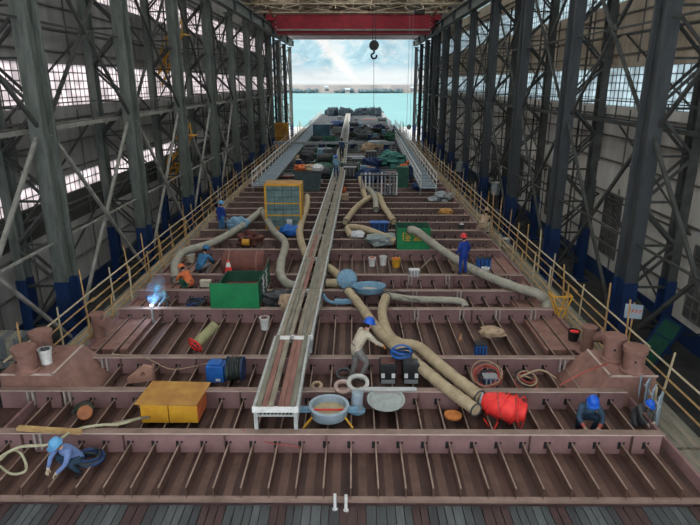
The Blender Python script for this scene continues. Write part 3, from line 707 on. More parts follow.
# right green container with painted characters
p=at(397,250.5,0); x0=p.x; x1=at(430,250,0).x; t=thing('green_container','green sheet steel box with yellow characters on the right deck','container',(x0,27.35,0)); W=x1-x0
b=MB(); b.lim(0,W,0,.03,0,1.12); b.build('front_panel',M['green'],t)
b=MB(); b.lim(0,.03,.03,1.3,0,1.1); b.lim(W-.03,W,.03,1.3,0,1.1); b.lim(0,W,1.3,1.33,0,1.1); b.build('side_panel',M['greend'],t)
def glyph(strokes,x,z,s):
    b=MB()
    for (a,c,e,f_) in strokes: b.bar((x+a*s,-.012,z+c*s),(x+e*s,-.012,z+f_*s),.045,.02,(0,1,0))
    b.build('painted_character',M['yellow'],t)
glyph([(.1,0,.1,.75),(.0,.55,.2,1),(.35,.85,.95,.85),(.35,.55,.95,.55),(.3,.3,1,.3),(.35,.02,.95,.02),(.65,0,.65,1)],.26,.48,.42)
glyph([(0,.6,.5,1),(.5,1,1,.6),(.25,.6,.75,.6),(.15,.35,.85,.35),(0,.05,1,.05),(.5,.05,.5,.6),(.2,.1,.3,.3),(.8,.1,.7,.3)],.80,.48,.42)
glyph([(0,.7,1,.7),(.5,1,.1,.0),(.5,.6,.95,0),(.3,.3,.8,.3)],1.22,.48,.3)
# yellow framed cage
p=at(284,228,0); t=thing('wire_cage','tall cage with yellow frame and teal mesh panels left of the gangway','cage',(p.x,p.y,0)); w2,hh,dd=1.0,2.5,1.2
b=MB()
for x in (-w2,w2):
    for y in (0,dd): b.bar((x,y,-.1),(x,y,hh),.11)
for y in (0,dd):
    for z in (0,hh): b.bar((-w2,y,z),(w2,y,z),.11)
for x in (-w2,w2):
    for z in (0,hh): b.bar((x,0,z),(x,dd,z),.11)
b.build('frame',M['yellow'],t)
for z in (.75,1.45): b=MB(); b.bar((-w2,-.02,z),(w2,-.02,z),.06); b.build('cross_rail',M['yellow'],t)
b=MB(); b.lim(-w2,w2,.06,.08,.05,hh); b.build('front_mesh',M['teal'],t)
b=MB(); b.lim(-w2,-w2+.02,.1,dd,.05,hh); b.lim(w2-.02,w2,.1,dd,.05,hh); b.lim(-w2,w2,dd,dd+.02,.05,hh); b.build('side_mesh',M['teal'],t)
b=MB()
for z in (.4,1.1,1.8,2.2): b.bar((-w2,.03,z),(w2,.03,z),.025)
for x in (-.5,0,.5): b.bar((x,.03,.05),(x,.03,hh),.025)
b.build('wire_grid',M['darkgrey'],t)
b=MB(); b.lim(-w2-.05,w2+.05,-.05,dd+.05,hh+.02,hh+.06); b.build('top_plate',M['yelldark'],t)
# dark skip with bags
p=at(308,191,0); t=thing('waste_skip','dark teal waste skip piled with orange and white sacks left of the gangway','skip',(p.x,p.y,0))
b=MB(); b.hexa([Vector(q) for q in ((-.85,0,0),(.85,0,0),(.85,1.6,0),(-.85,1.6,0),(-1.05,-.15,1.5),(1.05,-.15,1.5),(1.05,1.75,1.5),(-1.05,1.75,1.5))]); b.build('skip_body',mat('skip_teal',(.07,.10,.11),(.04,.06,.065),2),t)
b=MB(); b.lim(-1.1,1.1,-.2,-.12,1.42,1.54); b.lim(-1.1,1.1,1.7,1.8,1.42,1.54); b.build('rim',M['darkgrey'],t)
for x,mt_,lb in ((-.55,M['orange'],'orange sack on the left of the waste skip'),(.1,M['tan'],'tan sack in the middle of the waste skip'),(.7,M['cwhite'],'white sack on the right of the waste skip')):
    b=MB(); b.ell((0,0,.2),(.5,.5,.28),14,9,.3,int(x*9)+5); tag(b.build('sack',mt_,smooth=True),lb,'sack',loc=(p.x+x,p.y+.6,1.5))
heap(238,229,0,(.62,.5,.42),M['bluel'],'pale blue striped bundle of tarpaulin near the left railing',seed=3)
heap(291,234,0,(.6,.35,.3),M['bluep'],'bright blue cloth bundle below the yellow framed cage',seed=4)
crate(290,228,0,(.3,.3,.45),M['cwhite'],'small white carton behind the blue cloth bundle',cat='carton',name='carton')
heap(249,243,-.2,(.55,.4,.35),M['rust'],'heap of rusty scrap behind the rusty tank',cat='scrap',name='scrap_heap',seed=8,jit=.6)
p=at(246,246,-.2); t=thing('chain_hoist','small yellow chain hoist lying in front of the rusty scrap','hoist',p)
b=MB(); b.cyl((-.18,0,.2),(.18,0,.2),.18); b.build('body',M['yellow'],t); b=MB(); b.torus((0,0,.42),.08,.025,12,6,axis=(0,1,0)); b.build('hook',M['black'],t)
helmet_only(240,256,0,M['bluep'],'blue safety helmet lying behind the rusty tank')
heap(316,262,-.3,(.4,.6,.25),M['rust'],'rusty offcuts left of the gangway behind the cream duct',cat='scrap',name='scrap_heap',seed=12,jit=.5)
heap(281,305,-.3,(.55,.45,.3),M['darkgrey'],'dark crumpled sheeting right of the green container',seed=13,jit=.5)
heap(287,309,-.1,(.3,.4,.32),M['tan'],'tan sack slumped against the gangway',cat='sack',name='sack',seed=14)

# canvas ducts
rd=.19
duct([(176,280,-.2),(175,265,.1),(184,252,.2),(212,243,.25),(236,230,.25),(251,219,.35),(262,210,.5)],rd,M['hoseg'],'grey canvas duct running up from the left railing to the cage')
duct([(263,212,.5),(273,230,.3),(285,243,.2),(281,262,.2),(281,276,.2),(290,285,.1),(304,285,.1)],rd,M['hoseg'],'grey canvas duct bending from the cage down to the gangway')
duct([(307,196,.5),(307,206,.4),(300,228,.3),(302,245,.2),(309,262,.1)],rd,M['hose'],'cream canvas duct hanging beside the yellow framed cage')
duct([(345,222,.2),(356,208,.3),(366,200,.3),(378,195,.3),(384,207,.3),(394,222,.1)],rd,M['hose'],'cream canvas duct with a sharp bend right of the gangway')
duct([(360,178,.5),(363,190,.4),(366,200,.2)],rd,M['hose'],'short cream canvas duct standing beside the bottle rack')
duct([(368,188,.5),(375,198,.4),(376,210,.1)],rd,M['hoseg'],'short grey canvas duct dropping behind the blue crate')
duct([(352,238,.0),(348,228,.2),(360,228,.4),(376,233,.4),(397,242,.2)],rd*.95,M['hose'],'cream canvas duct ending at the box with yellow characters')
duct([(409,230,1.2),(416,231,1.2),(432,243,.6),(455,259,.3),(480,273,.2),(512,286,.2),(538,294,.2),(546,302,-.1),(547,314,-.4)],rd,M['hoseg'],'long grey canvas duct crossing the right deck to the railing')
duct([(348,291,.3),(358,303,.2),(372,322,.15),(388,341,.15),(410,358,.15),(440,383,.1),(476,410,.05)],rd*.88,M['hose'],'cream canvas duct on the left, passing the worker to the red bag')
duct([(386,297,.3),(382,312,.2),(387,332,.2),(399,343,.2),(418,347,.25),(436,362,.2),(458,380,.15),(480,397,.12)],rd*.92,M['hose'],'cream canvas duct on the right, ending at the red bag')
duct([(385,295,.0),(410,299,.0),(445,300,.0),(462,302,0),(466,309,-.1)],rd*.7,M['hoseg'],'grey brown pipe lying behind the third girder',name='flexible_pipe',cat='pipe')
duct([(326,283,.0),(344,284,.0)],rd,M['hose'],'short cream duct between the gangway and the blue disc')
duct([(325,266,.2),(334,272,.15),(344,282,.1)],rd,M['hose'],'short cream duct slanting down to the blue disc')
# red bag / blower
p=Vector(at(506,420,-.3)); t=thing('blower_bag','bright red cloth blower bag at the end of the cream ducts','bag',(p.x,p.y+.1,-.25))
d=Vector((.86,-.42,-.05)).normalized()
b=MB(); pts=[Vector((-.55,.35,.25))+d*(1.15*i/7) for i in range(8)]; b.tube(pts,[.2,.26,.33,.34,.36,.35,.30,.22],18,rip=.05); b.build('bag_body',M['redb'],t,smooth=True)
rr=random.Random(4)
for i in range(7):
    c=pts[2]+d*(.12*i); b=MB(); b.torus(c,.37+rr.uniform(-.02,.03),.018,20,5,axis=d+Vector([rr.uniform(-.35,.35) for _ in range(3)])); b.build('net_cord',M['redcable'] if i%2 else M['redb'],t)
b=MB(); b.torus(pts[0],.22,.03,18,6,axis=d); b.build('collar',M['grey'],t)
b=MB(); b.bar((-.55,.0,-.08),(-.35,-.25,-.3),.03); b.bar((-.2,-.1,-.1),(-.35,-.25,-.3),.03); b.build('stay',M['redb'],t)
b=MB(); b.ell((.0,-.02,.42),(.14,.09,.05),10,6,.3,2); b.build('grey_patch',M['grey'],t)
# orange lid
p=at(453,416,-.33); b=MB(); b.lathe([(0,.03),(.2,.03),(.22,.0),(.23,0),(.23,.05),(.2,.06),(0,.055)]); tag(b.build('drum_lid',mat('orange_lid',(.55,.2,.05),(.38,.12,.03),5)),'round orange lid lying on the deck left of the red bag','lid',loc=p)

# manhole collar, rings, trays
p=at(329,411,-.1); t=thing('manhole_collar','large grey ring collar with yellow stays right of the gangway end','manhole collar',(p.x,p.y,-.15))
b=MB(); b.lathe([(.44,-.05),(.47,-.05),(.47,.2),(.53,.2),(.53,.235),(.44,.235),(.44,-.05)],(0,0,0),32); b.build('collar_ring',M['bluegrey'],t,smooth=True)
b=MB(); b.lathe([(0,.0),(.45,.0),(.45,.03),(0,.03)],(0,0,.02),28); b.build('timber_cover',mat('pale_ply',(.40,.33,.2),(.3,.24,.14),3),t)
b=MB(); b.bar((-.43,-.05,.12),(.43,-.05,.12),.035); b.build('red_bar',M['redb'],t)
for s in (-1,1): b=MB(); b.bar((s*.42,-.3,.05),(s*.62,-.55,-.1),.04); b.build('yellow_stay',M['yellow'],t); b=MB(); b.box((s*.62,.0,.1),(.28,.16,.1)); b.build('clamp_arm',M['bluel'],t)
def ring(px,py,z,R0,r,mt,label,tilt=(0,-.35,1)):
    b=MB(); b.lathe([(R0-r,-.04),(R0+r,-.04),(R0+r,.04),(R0-r,.04),(R0-r,-.04)],(0,0,0),28,axis=tilt); return tag(b.build('flange_ring',mt,smooth=True),label,'ring',loc=at(px,py,z))
ring(358,383,.12,.26,.05,mat('pale_ring',(.42,.42,.38),(.3,.3,.27),4),'pale steel flange ring in front of the worker in cream')
ring(343,387,.06,.20,.05,mat('pink_ring',(.36,.25,.22),(.26,.18,.16),4),'smaller pinkish flange ring left of the pale one')
ring(344,374,-.2,.2,.03,M['darkgrey'],'thin dark hoop behind the two flange rings')
ring(317,386,-.2,.12,.04,M['tan'],'small rusty ring beside the gangway behind the manhole collar')
p=at(386,401,-.1); t=thing('round_tray','round grey tray propped against the second girder','tray',(p.x,p.y+.05,-.1))
b=MB(); b.lathe([(0,0),(.44,.0),(.48,.05),(.51,.05),(.51,.08),(.46,.08),(.42,.03),(0,.03)],(0,-.05,0),32,axis=(0,-.12,1)); b.build('tray_disc',mat('tray_grey',(.33,.36,.34),(.25,.27,.26),4),t,smooth=True)
p=at(388,390,.03); b=MB(); b.box((0,0,.03),(1.55,.14,.05)); tag(b.build('wood_batten',mat('pale_batten',(.46,.47,.46),(.36,.36,.35),4)),'pale batten laid on the second girder above the round tray','batten',loc=p)
p=at(357,411,-.3); t=thing('pipe_bend','blue grey upright pipe bend between collar and tray','pipe fitting',p); b=MB(); b.tube(curve([(0,0,0),(0,0,.3),(.02,.02,.55)]),.15,16); b.build('pipe_body',M['bluegrey'],t,smooth=True); b=MB(); b.lathe([(.1,0),(.22,0),(.22,.05),(.1,.05)]); b.build('flange',M['bluel'],t)
# blue disc and blue oval tray and curved saddle
p=at(347,289,.0); t=thing('blue_disc_cover','round pale blue cover with rivets standing beside the gangway','cover',p)
b=MB(); b.lathe([(0,.12),(.2,.11),(.38,.06),(.42,.0),(.42,-.08),(0,-.1)],(0,0,.42),26,axis=(0,-1,.35)); b.build('cover_dome',M['bluel'],t,smooth=True)
b=MB(); 
for k in range(12): a=k*math.pi/6; b.ell((.34*math.cos(a),-.11+.1*math.sin(a),.42+.32*math.sin(a)),(.03,.03,.03),6,4)
b.build('rivet',M['bluegrey'],t)
p=at(369,292,.1); t=thing('oval_tray','pale blue oval tray right of the round blue cover','tray',p)
b=MB(); b.lathe([(0,0),(.5,.02),(.58,.26),(.62,.26),(.6,.3),(.52,.26),(.44,.08),(0,.06)],(0,0,0),28); o=b.build('tray_body',M['bluel'],t,smooth=True); o.scale=(1.1,.75,1)
b=MB(); b.ell((0,0,.1),(.4,.26,.05),14,6,.2,3); b.build('contents',M['cloth'],t)
p=at(336,303,.0); b=MB(); b.tube(curve([(-.5,0,.35),(-.3,0,.08),(.1,0,0),(.5,0,.02)]),.07,8); b.box((.3,0,.08),(.7,.2,.12)); tag(b.build('pipe_saddle',M['bluel'],smooth=True),'curved pale blue pipe saddle below the round blue cover','saddle',loc=p)
p=at(382,238,.0); heap(382,243,0,(.85,.5,.28),mat('grey_tarp',(.22,.26,.25),(.16,.19,.18),4),'flat grey green tarpaulin beneath the bent cream duct',seed=21,jit=.2)
heap(358,237,.15,(.35,.25,.2),M['cwhite'],'small white cloth lying on the grey green tarpaulin',cat='cloth',name='cloth',seed=22)
crate(379,231,0,(1.0,.5,.5),M['bluedark'],'dark blue crate with pale lettering right of the bent duct',lid=M['bluep'])
# rack of white bottles
p=at(379,196,0); t=thing('bottle_rack','steel rack of tall white pipes beyond the bent ducts','rack',(p.x,p.y,0))
b=MB(); b.lim(-1.4,1.4,0,.9,0,.06); b.lim(-1.4,1.4,0,.9,1.5,1.56); b.build('frame',M['darkgrey'],t)
for k,x in enumerate((-1.3,-1.0,-.7,-.45,-.1,.2,.45,.8,1.1,1.3)): b=MB(); b.cyl((x,.1+.12*(k%3),.05),(x,.1+.12*(k%3),1.7),.06,n=10); b.build('white_pipe',M['white'] if k in(1,2,5,9) else M['grey'],t,smooth=True)
crate(389,194,0,(.35,.3,.7),M['bluedark'],'navy box with a white sheet in front of the bottle rack',lid=M['cwhite'])
helmet_only(375,193,0,M['bluel'],'pale blue safety helmet lying in front of the bottle rack')
heap(418,189,0,(.5,.4,.3),M['bluedark'],'dark blue bundle right of the bottle rack',seed=31)
crate(402,187,0,(.9,.8,1.6),M['greend'],'tall dark green cabinet right of the bottle rack',cat='cabinet',name='cabinet')
heap(392,166,0,(1.25,.9,.8),mat('green_tarp',(.06,.20,.17),(.03,.12,.10),4),'green tarpaulin heap at the right beyond the bottle rack',seed=33,jit=.4)
heap(372,167,0,(.8,.7,.55),M['bluedark'],'dark blue tarpaulin heap beyond the bottle rack',seed=34,jit=.4)
heap(404,172,0,(.45,.35,.45),M['orange'],'orange cloth beside the green tarpaulin heap',cat='cloth',name='cloth',seed=35)
heap(356,168,0,(.5,.3,.3),M['cloth'],'cream cloth bundle just right of the gangway far off',cat='cloth',name='cloth',seed=36)
heap(363,170,0,(1.3,.3,.25),M['tan'],'tan rolled canvas beyond the bottle rack',cat='canvas roll',name='canvas_roll',seed=37,rz=R(-25))
heap(300,160,0,(1.2,.4,.3),M['tan'],'tan rolled canvas left of the gangway near the walking worker',cat='canvas roll',name='canvas_roll',seed=38,rz=R(20))
heap(342,192,0,(.3,.3,.25),M['orange'],'small orange cloth right of the far gangway',cat='cloth',name='cloth',seed=39)
heap(446,214,-.1,(.45,.4,.2),M['yelldark'],'ochre cloth with pale scrap on the right deck',cat='cloth',name='cloth',seed=40)
heap(441,200,0,(.7,.5,.25),M['grey'],'scattered grey scrap at the foot of the right steel gangway',cat='scrap',name='scrap_heap',seed=41,jit=.6)
heap(421,236,.0,(.4,.3,.3),M['redcable'],'reddish cloth behind the box with yellow characters',cat='cloth',name='cloth',seed=42)
crate(345,200,0,(.5,.4,.4),M['tan'],'small tan carton right of the far gangway',cat='carton',name='carton')
crate(456,270,-.33,(.4,.3,.45),M['tan'],'brown carton left of the worker in a red helmet',cat='carton',name='carton')
crate(483,268,-.3,(.62,.4,.5),M['bluep'],'blue tool box behind the white bucket on the girder',cat='tool box',name='tool_box',lid=M['black'])
crate(414,276,-.1,(.45,.3,.28),M['grey'],'grey switch box with pale green top on the deck',cat='switch box',name='switch_box',lid=M['cwhite'])
p=at(421,268,-.3); b=MB(); b.bar((0,0,.0),(.55,.6,.3),.05); tag(b.build('wood_batten',M['wood']),'short plank leaning behind the grey switch box','plank',loc=p)
crate(480,356,-.33,(.34,.3,.42),M['bluep'],'small blue welding box on the right deck',cat='welding box',name='welding_box',lid=M['black'])
heap(492,335,-.33,(.42,.3,.16),M['tan'],'flat tan cloth on the right deck',cat='cloth',name='cloth',seed=50)
b=MB(); b.tube([(0,0,0),(.1,.35,.1)],[.07,.02],8); tag(b.build('cutting_torch',mat('tan_tool',(.4,.2,.1),(.3,.15,.08),3)),'small tan torch leaning on a rib of the right deck','tool',loc=at(460,341,-.3))
# welding machines
for px,lb,tp in ((388,'left black welding machine with a coloured panel on top beside the worker',M['rust']),(411,'right black welding machine under a blue cable coil',M['darkgrey'])):
    p=at(px,384,-.33); t=thing('welding_machine',lb,'welding machine',p)
    b=MB(); b.lim(-.24,.24,0,.5,.05,.62); cs=b.build('case',M['black'],t,bevel=.02); b=MB(); b.lim(-.2,.2,.05,.35,.62,.65); b.build('top_panel',tp,t)
    b=MB(); b.lim(-.2,.2,-.02,0,.02,.14); b.build('front_skid',M['grey'],t)
    for s in (-1,1): b=MB(); b.lim(s*.15-.05,s*.15+.05,-.02,0,.2,.34); b.build('socket_plate',M['white'],cs)
    b=MB(); b.torus((0,.25,.65),.12,.015,10,5,axis=(0,1,0),arc=.5); b.build('handle',M['grey'],t)
coil(402,358,.35,.3,.028,[M['bluep'],M['bluedark']],'bright blue cable coil on top of the welding machines',n=6,seed=2)
coil(489,384,-.33,.3,.022,[M['redcable'],M['cable'],M['bluedark'],M['redcable']],'red and black cable coil behind the red bag',n=8,seed=3,axis=(0,-.5,1))
coil(486,380,-.2,.42,.014,[M['redcable'],M['redcable'],M['tan']],'loose loops of thin red cable spread behind the red bag',n=7,seed=13,axis=(-.2,-.6,1))
crate(489,386,-.33,(.4,.3,.3),M['bluedark'],'navy welding box inside the red cable coil',cat='welding box',name='welding_box',lid=M['grey'])
coil(525,384,-.33,.3,.022,[M['redcable'],M['tan'],M['cable']],'reddish cable coil right of the red bag',n=5,seed=5,axis=(.2,-.3,1))
coil(90,463,-.45,.3,.035,[M['cable'],M['bluedark']],'black hose coil beside the crouching worker at the bottom left',n=8,seed=6)
coil(196,305,-.1,.3,.03,[M['cable'],M['bluedark']],'dark blue cable coil left of the green container',n=8,seed=7)
coil(84,412,-.4,.25,.02,[M['cable'],M['cablegreen']],'thin black cable coil at the left behind the front girder',n=4,seed=8)
b=MB(); b.lathe([(0,-.05),(.19,-.05),(.19,.05),(0,.05)],(0,0,.15),18,axis=(.2,-.6,.7)); tag(b.build('orange_disc',mat('rust_orange',(.36,.14,.06),(.25,.09,.04),4)),'rusty orange disc in the front left bay','disc',loc=at(86,418,-.4))
crate(190,283,.0,(.01+.5,.2,.2),M['cloth'],'small cream carton on the girder right of the orange vest worker',cat='carton',name='carton') if False else crate(206,286,.0,(.42,.25,.22),M['cloth'],'small cream carton on the girder left of the green container',cat='carton',name='carton')
# timber, hoses
hosecurve([(0,457,.0),(20,447,.03),(50,444,.03),(75,430,.05),(100,425,.05),(120,424,.05),(140,418,-.1)],.035,mat('pale_hose',(.42,.40,.27),(.3,.28,.18),4),'pale green hose running over the front girder on the left','hose','hose')
hosecurve([(0,460,-.2),(12,450,-.1),(22,455,-.1),(26,470,-.2),(12,474,-.3),(0,466,-.3)],.03,MATS['pale_hose'],'loop of pale hose at the bottom left corner','hose','hose')
b=MB(); b.bar((0,0,0),(1.6,-.15,.0),.12,.09); tag(b.build('timber_beam',mat('fresh_timber',(.46,.30,.13),(.35,.22,.09),4)),'yellowish timber beam lying on the front girder at the left','timber',loc=at(18,428,.06))
b=MB(); b.bar((0,0,0),(.9,.2,.1),.1,.03); tag(b.build('plank',M['wood']),'grey plank leaning left of the yellow cabinet','plank',loc=at(112,424,-.2))
hosecurve([(112,354,.03),(145,358,.03),(170,369,-.1),(195,366,-.1),(212,362,.1)],.015,M['tan'],'thin tan cable leading to the blue winch')
hosecurve([(560,385,.2),(585,372,.5),(612,362,.3)],.02,M['redcable'],'red hose slung over the right bollard base','hose','hose')
hosecurve([(520,377,.0),(540,370,.05),(556,378,.0)],.03,M['tan'],'pale hose on the girder right of the reddish coil','hose','hose')
hosecurve([(480,392,.0),(430,350,.05),(400,327,.0),(370,290,.05)],.012,M['cable'],'thin black cable trailing over the right deck')
hosecurve([(402,300,.05),(388,287,.05),(420,302,.1),(350,278,.1)],.012,M['cable'],'thin black cable behind the oval tray')
hosecurve([(243,430,.03),(255,437,-.2),(270,443,-.3),(300,447,-.3)],.012,M['redcable'],'thin brown cable hanging over the front girder face')
# yellow stand by right railing, sign, leaning panel, left crate
p=at(560,322,-.5); t=thing('yellow_trestle','bright yellow triangular stand by the right railing','stand',p)
b=MB()
for a,c in (((-.35,0,1.0),(0,0,.0)),((.35,0,1.0),(0,0,.0)),((-.35,0,1.0),(.35,0,1.0)),((-.35,.5,1.0),(0,.3,.0)),((.35,.5,1.0),(0,.3,.0)),((-.35,0,1.0),(-.35,.5,1.0)),((.35,0,1.0),(.35,.5,1.0)),((-.2,0,.55),(.2,0,.55))): b.bar(a,c,.045)
b.build('frame',M['yellow'],t)
p=at(632,321,.3); t=thing('notice_board','small pale blue notice board with orange lettering on the right railing','sign',p,R(-15))
b=MB(); b.box((0,0,.35),(.55,.03,.5)); bd=b.build('board',M['bluegrey'],t); b=MB()
for k in range(4): b.bar((-.18+.11*k,-.02,.3),(-.1+.11*k,-.02,.44),.03,.01,(0,1,0)); b.bar((-.18+.11*k,-.02,.42),(-.1+.11*k,-.02,.34),.02,.01,(0,1,0))
b.build('lettering',M['orange'],bd); b=MB(); b.cyl((0,.03,-.9),(0,.03,.65),.03,n=8); b.build('post',M['bamboo'],t)
p=Vector((12.1,20.5,ZF)); t=thing('steel_door_panel','dark green panel with blue frame leaning near the right wall','panel',p)
b=MB(); b.box((0,0,1.0),(.9,.05,2.0),rx=0,ry=R(28)); b.build('panel',M['greend'],t); b=MB(); [b.box(Matrix.Rotation(R(28),3,'Y')@Vector((xx,0,zz))+Vector((0,-.04,1.0)),dd,ry=R(28)) for xx,zz,dd in ((-.46,0,(.07,.08,2.08)),(.46,0,(.07,.08,2.08)),(0,1.0,(.95,.08,.07)),(0,-1.0,(.95,.08,.07)),(0,.3,(.95,.08,.05)))]; b.build('frame',MATS['blue_base_paint'],t)
p=at(10,352,-.2); t=thing('timber_block','weathered striped timber block beyond the left bollards','block',(p.x,p.y,-.6))
for i in range(5): b=MB(); b.box((-.5+i*.25,0,.5),(.24,.7,1.0)); b.build('timber',[M['woodred'],M['woodgrey'],MATS['plank_c'],M['woodgrey'],MATS['plank_c']][i],t)
b=MB(); b.bar((-.65,-.36,.3),(.62,-.36,.3),.04); b.build('strap',M['darkgrey'],t)

# yellow stairs on the left columns, yellow cabin
def stair(p0,p1,label):
    p0=Vector(p0);p1=Vector(p1); t=thing('yellow_stair',label,'stair',p0); d=p1-p0
    for s in (-.3,.3): b=MB(); b.bar((s,0,0),Vector((s,0,0))+d,.12); b.build('stringer',M['yellow'],t)
    n=10
    for i in range(n): q=d*(i+.5)/n; b=MB(); b.box(q,(.6,.25,.04)); b.build('step',M['yellow'],t)
    for s in (-.3,.3):
        b=MB(); b.bar(Vector((s,0,.9)),Vector((s,0,.9))+d,.06)
        for i in range(5): q=d*i/4; b.bar(q+Vector((s,0,0)),q+Vector((s,0,.9)),.05)
        b.build('handrail',M['yellow'],t)
    b=MB(); b.box(d+Vector((0,.5,0)),(1.0,1.2,.06)); b.build('landing',M['yellow'],t)
stair(aty(158,86,44.5),aty(178,34,41),'upper yellow stair slanting between the left columns')
stair(aty(168,184,43.5),aty(187,136,41),'lower yellow stair slanting between the left columns')
p=aty(281,148,88); t=thing('yellow_cabin','orange yellow framed cabin at the far left columns','cabin',(p.x,p.y,p.z))
b=MB()
for x in (-1,1):
    for y in (0,2): b.bar((x,y,0),(x,y,3.6),.18)
for z in (0,1.8,3.6):
    for y in (0,2): b.bar((-1,y,z),(1,y,z),.18)
    for x in (-1,1): b.bar((x,0,z),(x,2,z),.18)
b.bar((-1,0,1.8),(1,0,3.6),.12); b.build('frame',M['yellow'],t)
b=MB(); b.lim(-1,1,1.9,1.95,0,3.6); b.lim(-1,1,0,2,-.05,0); b.build('panel',M['yelldark'],t)
b=MB(); b.bar((0,1,0),(0,1,-.55+0-p.z-.05),.3); b.build('post',M['grey'],t)
# transverse pipe beam over the deck at a distance
t=thing('transverse_beam','long pale horizontal beam on posts across the far deck','beam',(-1.5,70,0))
b=MB(); b.lim(-8.2,6.6,-.15,.15,.9,1.2); b.build('beam',M['grey'],t)
for x in (-7.5,-4.5,-1.8,2.2,4.8,6.2): b=MB(); b.lim(x-.09,x+.09,-.1,.1,0,.9); b.build('post',M['grey'],t)

# far deck clutter: individual things, each of a few kinds
rr=random.Random(21)
def far(kind,px,py,label,group=None):
    p=at(px,py,0); s=1
    if kind=='cab': crate(px,py,0,(2.4,2.2,2.3),mat('dark_teal_box',(.05,.11,.15),(.03,.07,.1),1),label,cat='cabin',name='site_cabin')
    if kind=='pipes':
        t=thing('pipe_bundle',label,'pipes',p,group=group)
        for i in range(4): b=MB(); b.cyl((-1.6,i*.25,.1),(1.6,i*.25,.1),.11,n=8); b.build('pipe',M['grey'] if i%2 else M['rust'],t)
    if kind=='winch':
        t=thing('deck_winch',label,'winch',p,group=group)
        b=MB(); b.cyl((-.7,0,.55),(.7,0,.55),.4,n=14); b.build('drum',M['darkgrey'],t)
        for x in (-.8,.8): b=MB(); b.box((x,0,.5),(.15,1.0,1.0)); b.build('side_frame',M['greend'],t)
        b=MB(); b.box((1.2,0,.35),(.6,.6,.7)); b.build('motor',M['bluel'],t)
    if kind=='sheet':
        t=thing('plate_stack',label,'steel plates',p,group=group)
        for i in range(3): b=MB(); b.box((rr.uniform(-.1,.1),0,.04+.07*i),(2.2,1.2,.05),rz=rr.uniform(-.1,.1)); b.build('plate',[M['grey'],M['rust'],M['bluegrey']][i],t)
    if kind=='heap': heap(px,py,0,(rr.uniform(.6,1.3),.6,rr.uniform(.4,.8)),rr.choice([M['bluedark'],M['greend'],M['tan'],M['darkgrey']]),label,seed=int(px),group=group)
    if kind=='drum':
        t=thing('steel_drum',label,'drum',p,group=group); mt_=rr.choice([M['bluep'],M['grey'],M['rust'],M['bluedark']]); b=MB(); b.lathe([(0,0),(.3,0),(.3,.3),(.32,.31),(.3,.33),(.3,.62),(.32,.63),(.3,.65),(.3,.9),(0,.9)],(0,0,0),12); b.build('drum_body',M['bluedark'],t,smooth=True); b=MB(); b.lathe([(0,.9),(.28,.9),(.28,.93),(0,.93)],(0,0,0),12); b.build('drum_lid',M['grey'],t)
    if kind=='box':
        crate(px,py,0,(1.1,.7,.8),M['darkgrey'],label,group=group,lid=M['grey'])
    if kind=='coil':
        t=thing('cable_coil',label,'cable coil',p,group=group)
        for i in range(4): b=MB(); b.torus((0,0,.1+.09*i),.45-.03*i,.06,16,5,axis=(.1*(i%2),.1,1)); b.build('cable_loop',M['cable'],t,smooth=True)
far('cab',322,141,'dark teal site cabin on the left side of the far deck')
KN=['pipes','winch','sheet','heap','drum','box','coil']; NM=dict(drum='navy steel drum with grey lid standing',box='dark box with grey lid standing',coil='coil of thick black cable lying',pipes='bundle of grey pipes lying',winch='dark deck winch with blue motor',sheet='stack of steel plates lying',heap='dark covered heap')
spots=[(300,178),(322,178),(355,158),(368,152),(386,152),(350,176),(328,160),(300,150),(362,140),(376,143),(392,141),(352,133),(330,128),(365,127),(380,129),(322,136),(394,131),(330,146),(352,148),(340,120),(356,121),(370,120),(382,122)]
where={}
for i in range(70):
    y_=47+67*((i+.5)/70)**1.1; x_=rr.uniform(-5.3,4.6)
    if abs(x_+1.4)<1.1 or abs(y_-70)<1.5: continue
    zc=y_*.953+2.4; py_=262.5+F*math.tan(math.atan(8/y_)-PITCH); spots.append((353+F*x_/zc,py_))
for i,(px,py) in enumerate(spots):
    k=KN[i%7]; side_='left' if px<340 else 'right'; row='near' if py>190 else ('middle' if py>155 else 'far')
    lb='%s on the %s %s part of the long deck'%(NM[k],side_,{'near':'nearer','middle':'middle','far':'farthest'}[row]); 
    where.setdefault(lb,0); where[lb]+=1
    far(k,px,py,lb,group='%s deck clutter %s %s'%(k,row,side_))
# dark machinery at the stern
for i in range(15):
    x=-6.6+i*.98+rr.uniform(-.2,.2); hh=rr.uniform(.9,2.1); t=thing('stern_block','dark machinery block in the row along the far end of the ship','machinery',(x,150+rr.uniform(-3,5),-.05),group='dark machinery row at the stern')
    b=MB(); b.ell((0,0,hh*.5),(.85,.9,hh*.55),14,9,.16,i,.6); b.build('cover',mat('stern_dark',(.014,.028,.036),(.008,.016,.022),1),t)
    b=MB(); b.bar((.3,0,.3),(.3+rr.uniform(-.2,.2),0,hh+rr.uniform(.1,.7)),.12); b.bar((-.5,.1,hh*.9),(.6,.1,hh),.1); b.build('rail_frame',M['darkgrey'],t)
# railing stanchions outside ends : left and right far rails
for sg,nm in ((-1,'left'),(1,'right')):
    t=thing('deck_railing','white deck railing at the %s edge of the far deck outside the hall'%nm,'railing',(XL if sg<0 else XR,0,0))
    for z in (.5,1.0): b=MB(); b.bar((0,112,z),(0,158,z),.07); b.build('rail',M['alum'],t)
    for i in range(24): b=MB(); b.bar((0,112+2*i,-.4),(0,112+2*i,1.05),.08); b.build('post',M['alum'],t)
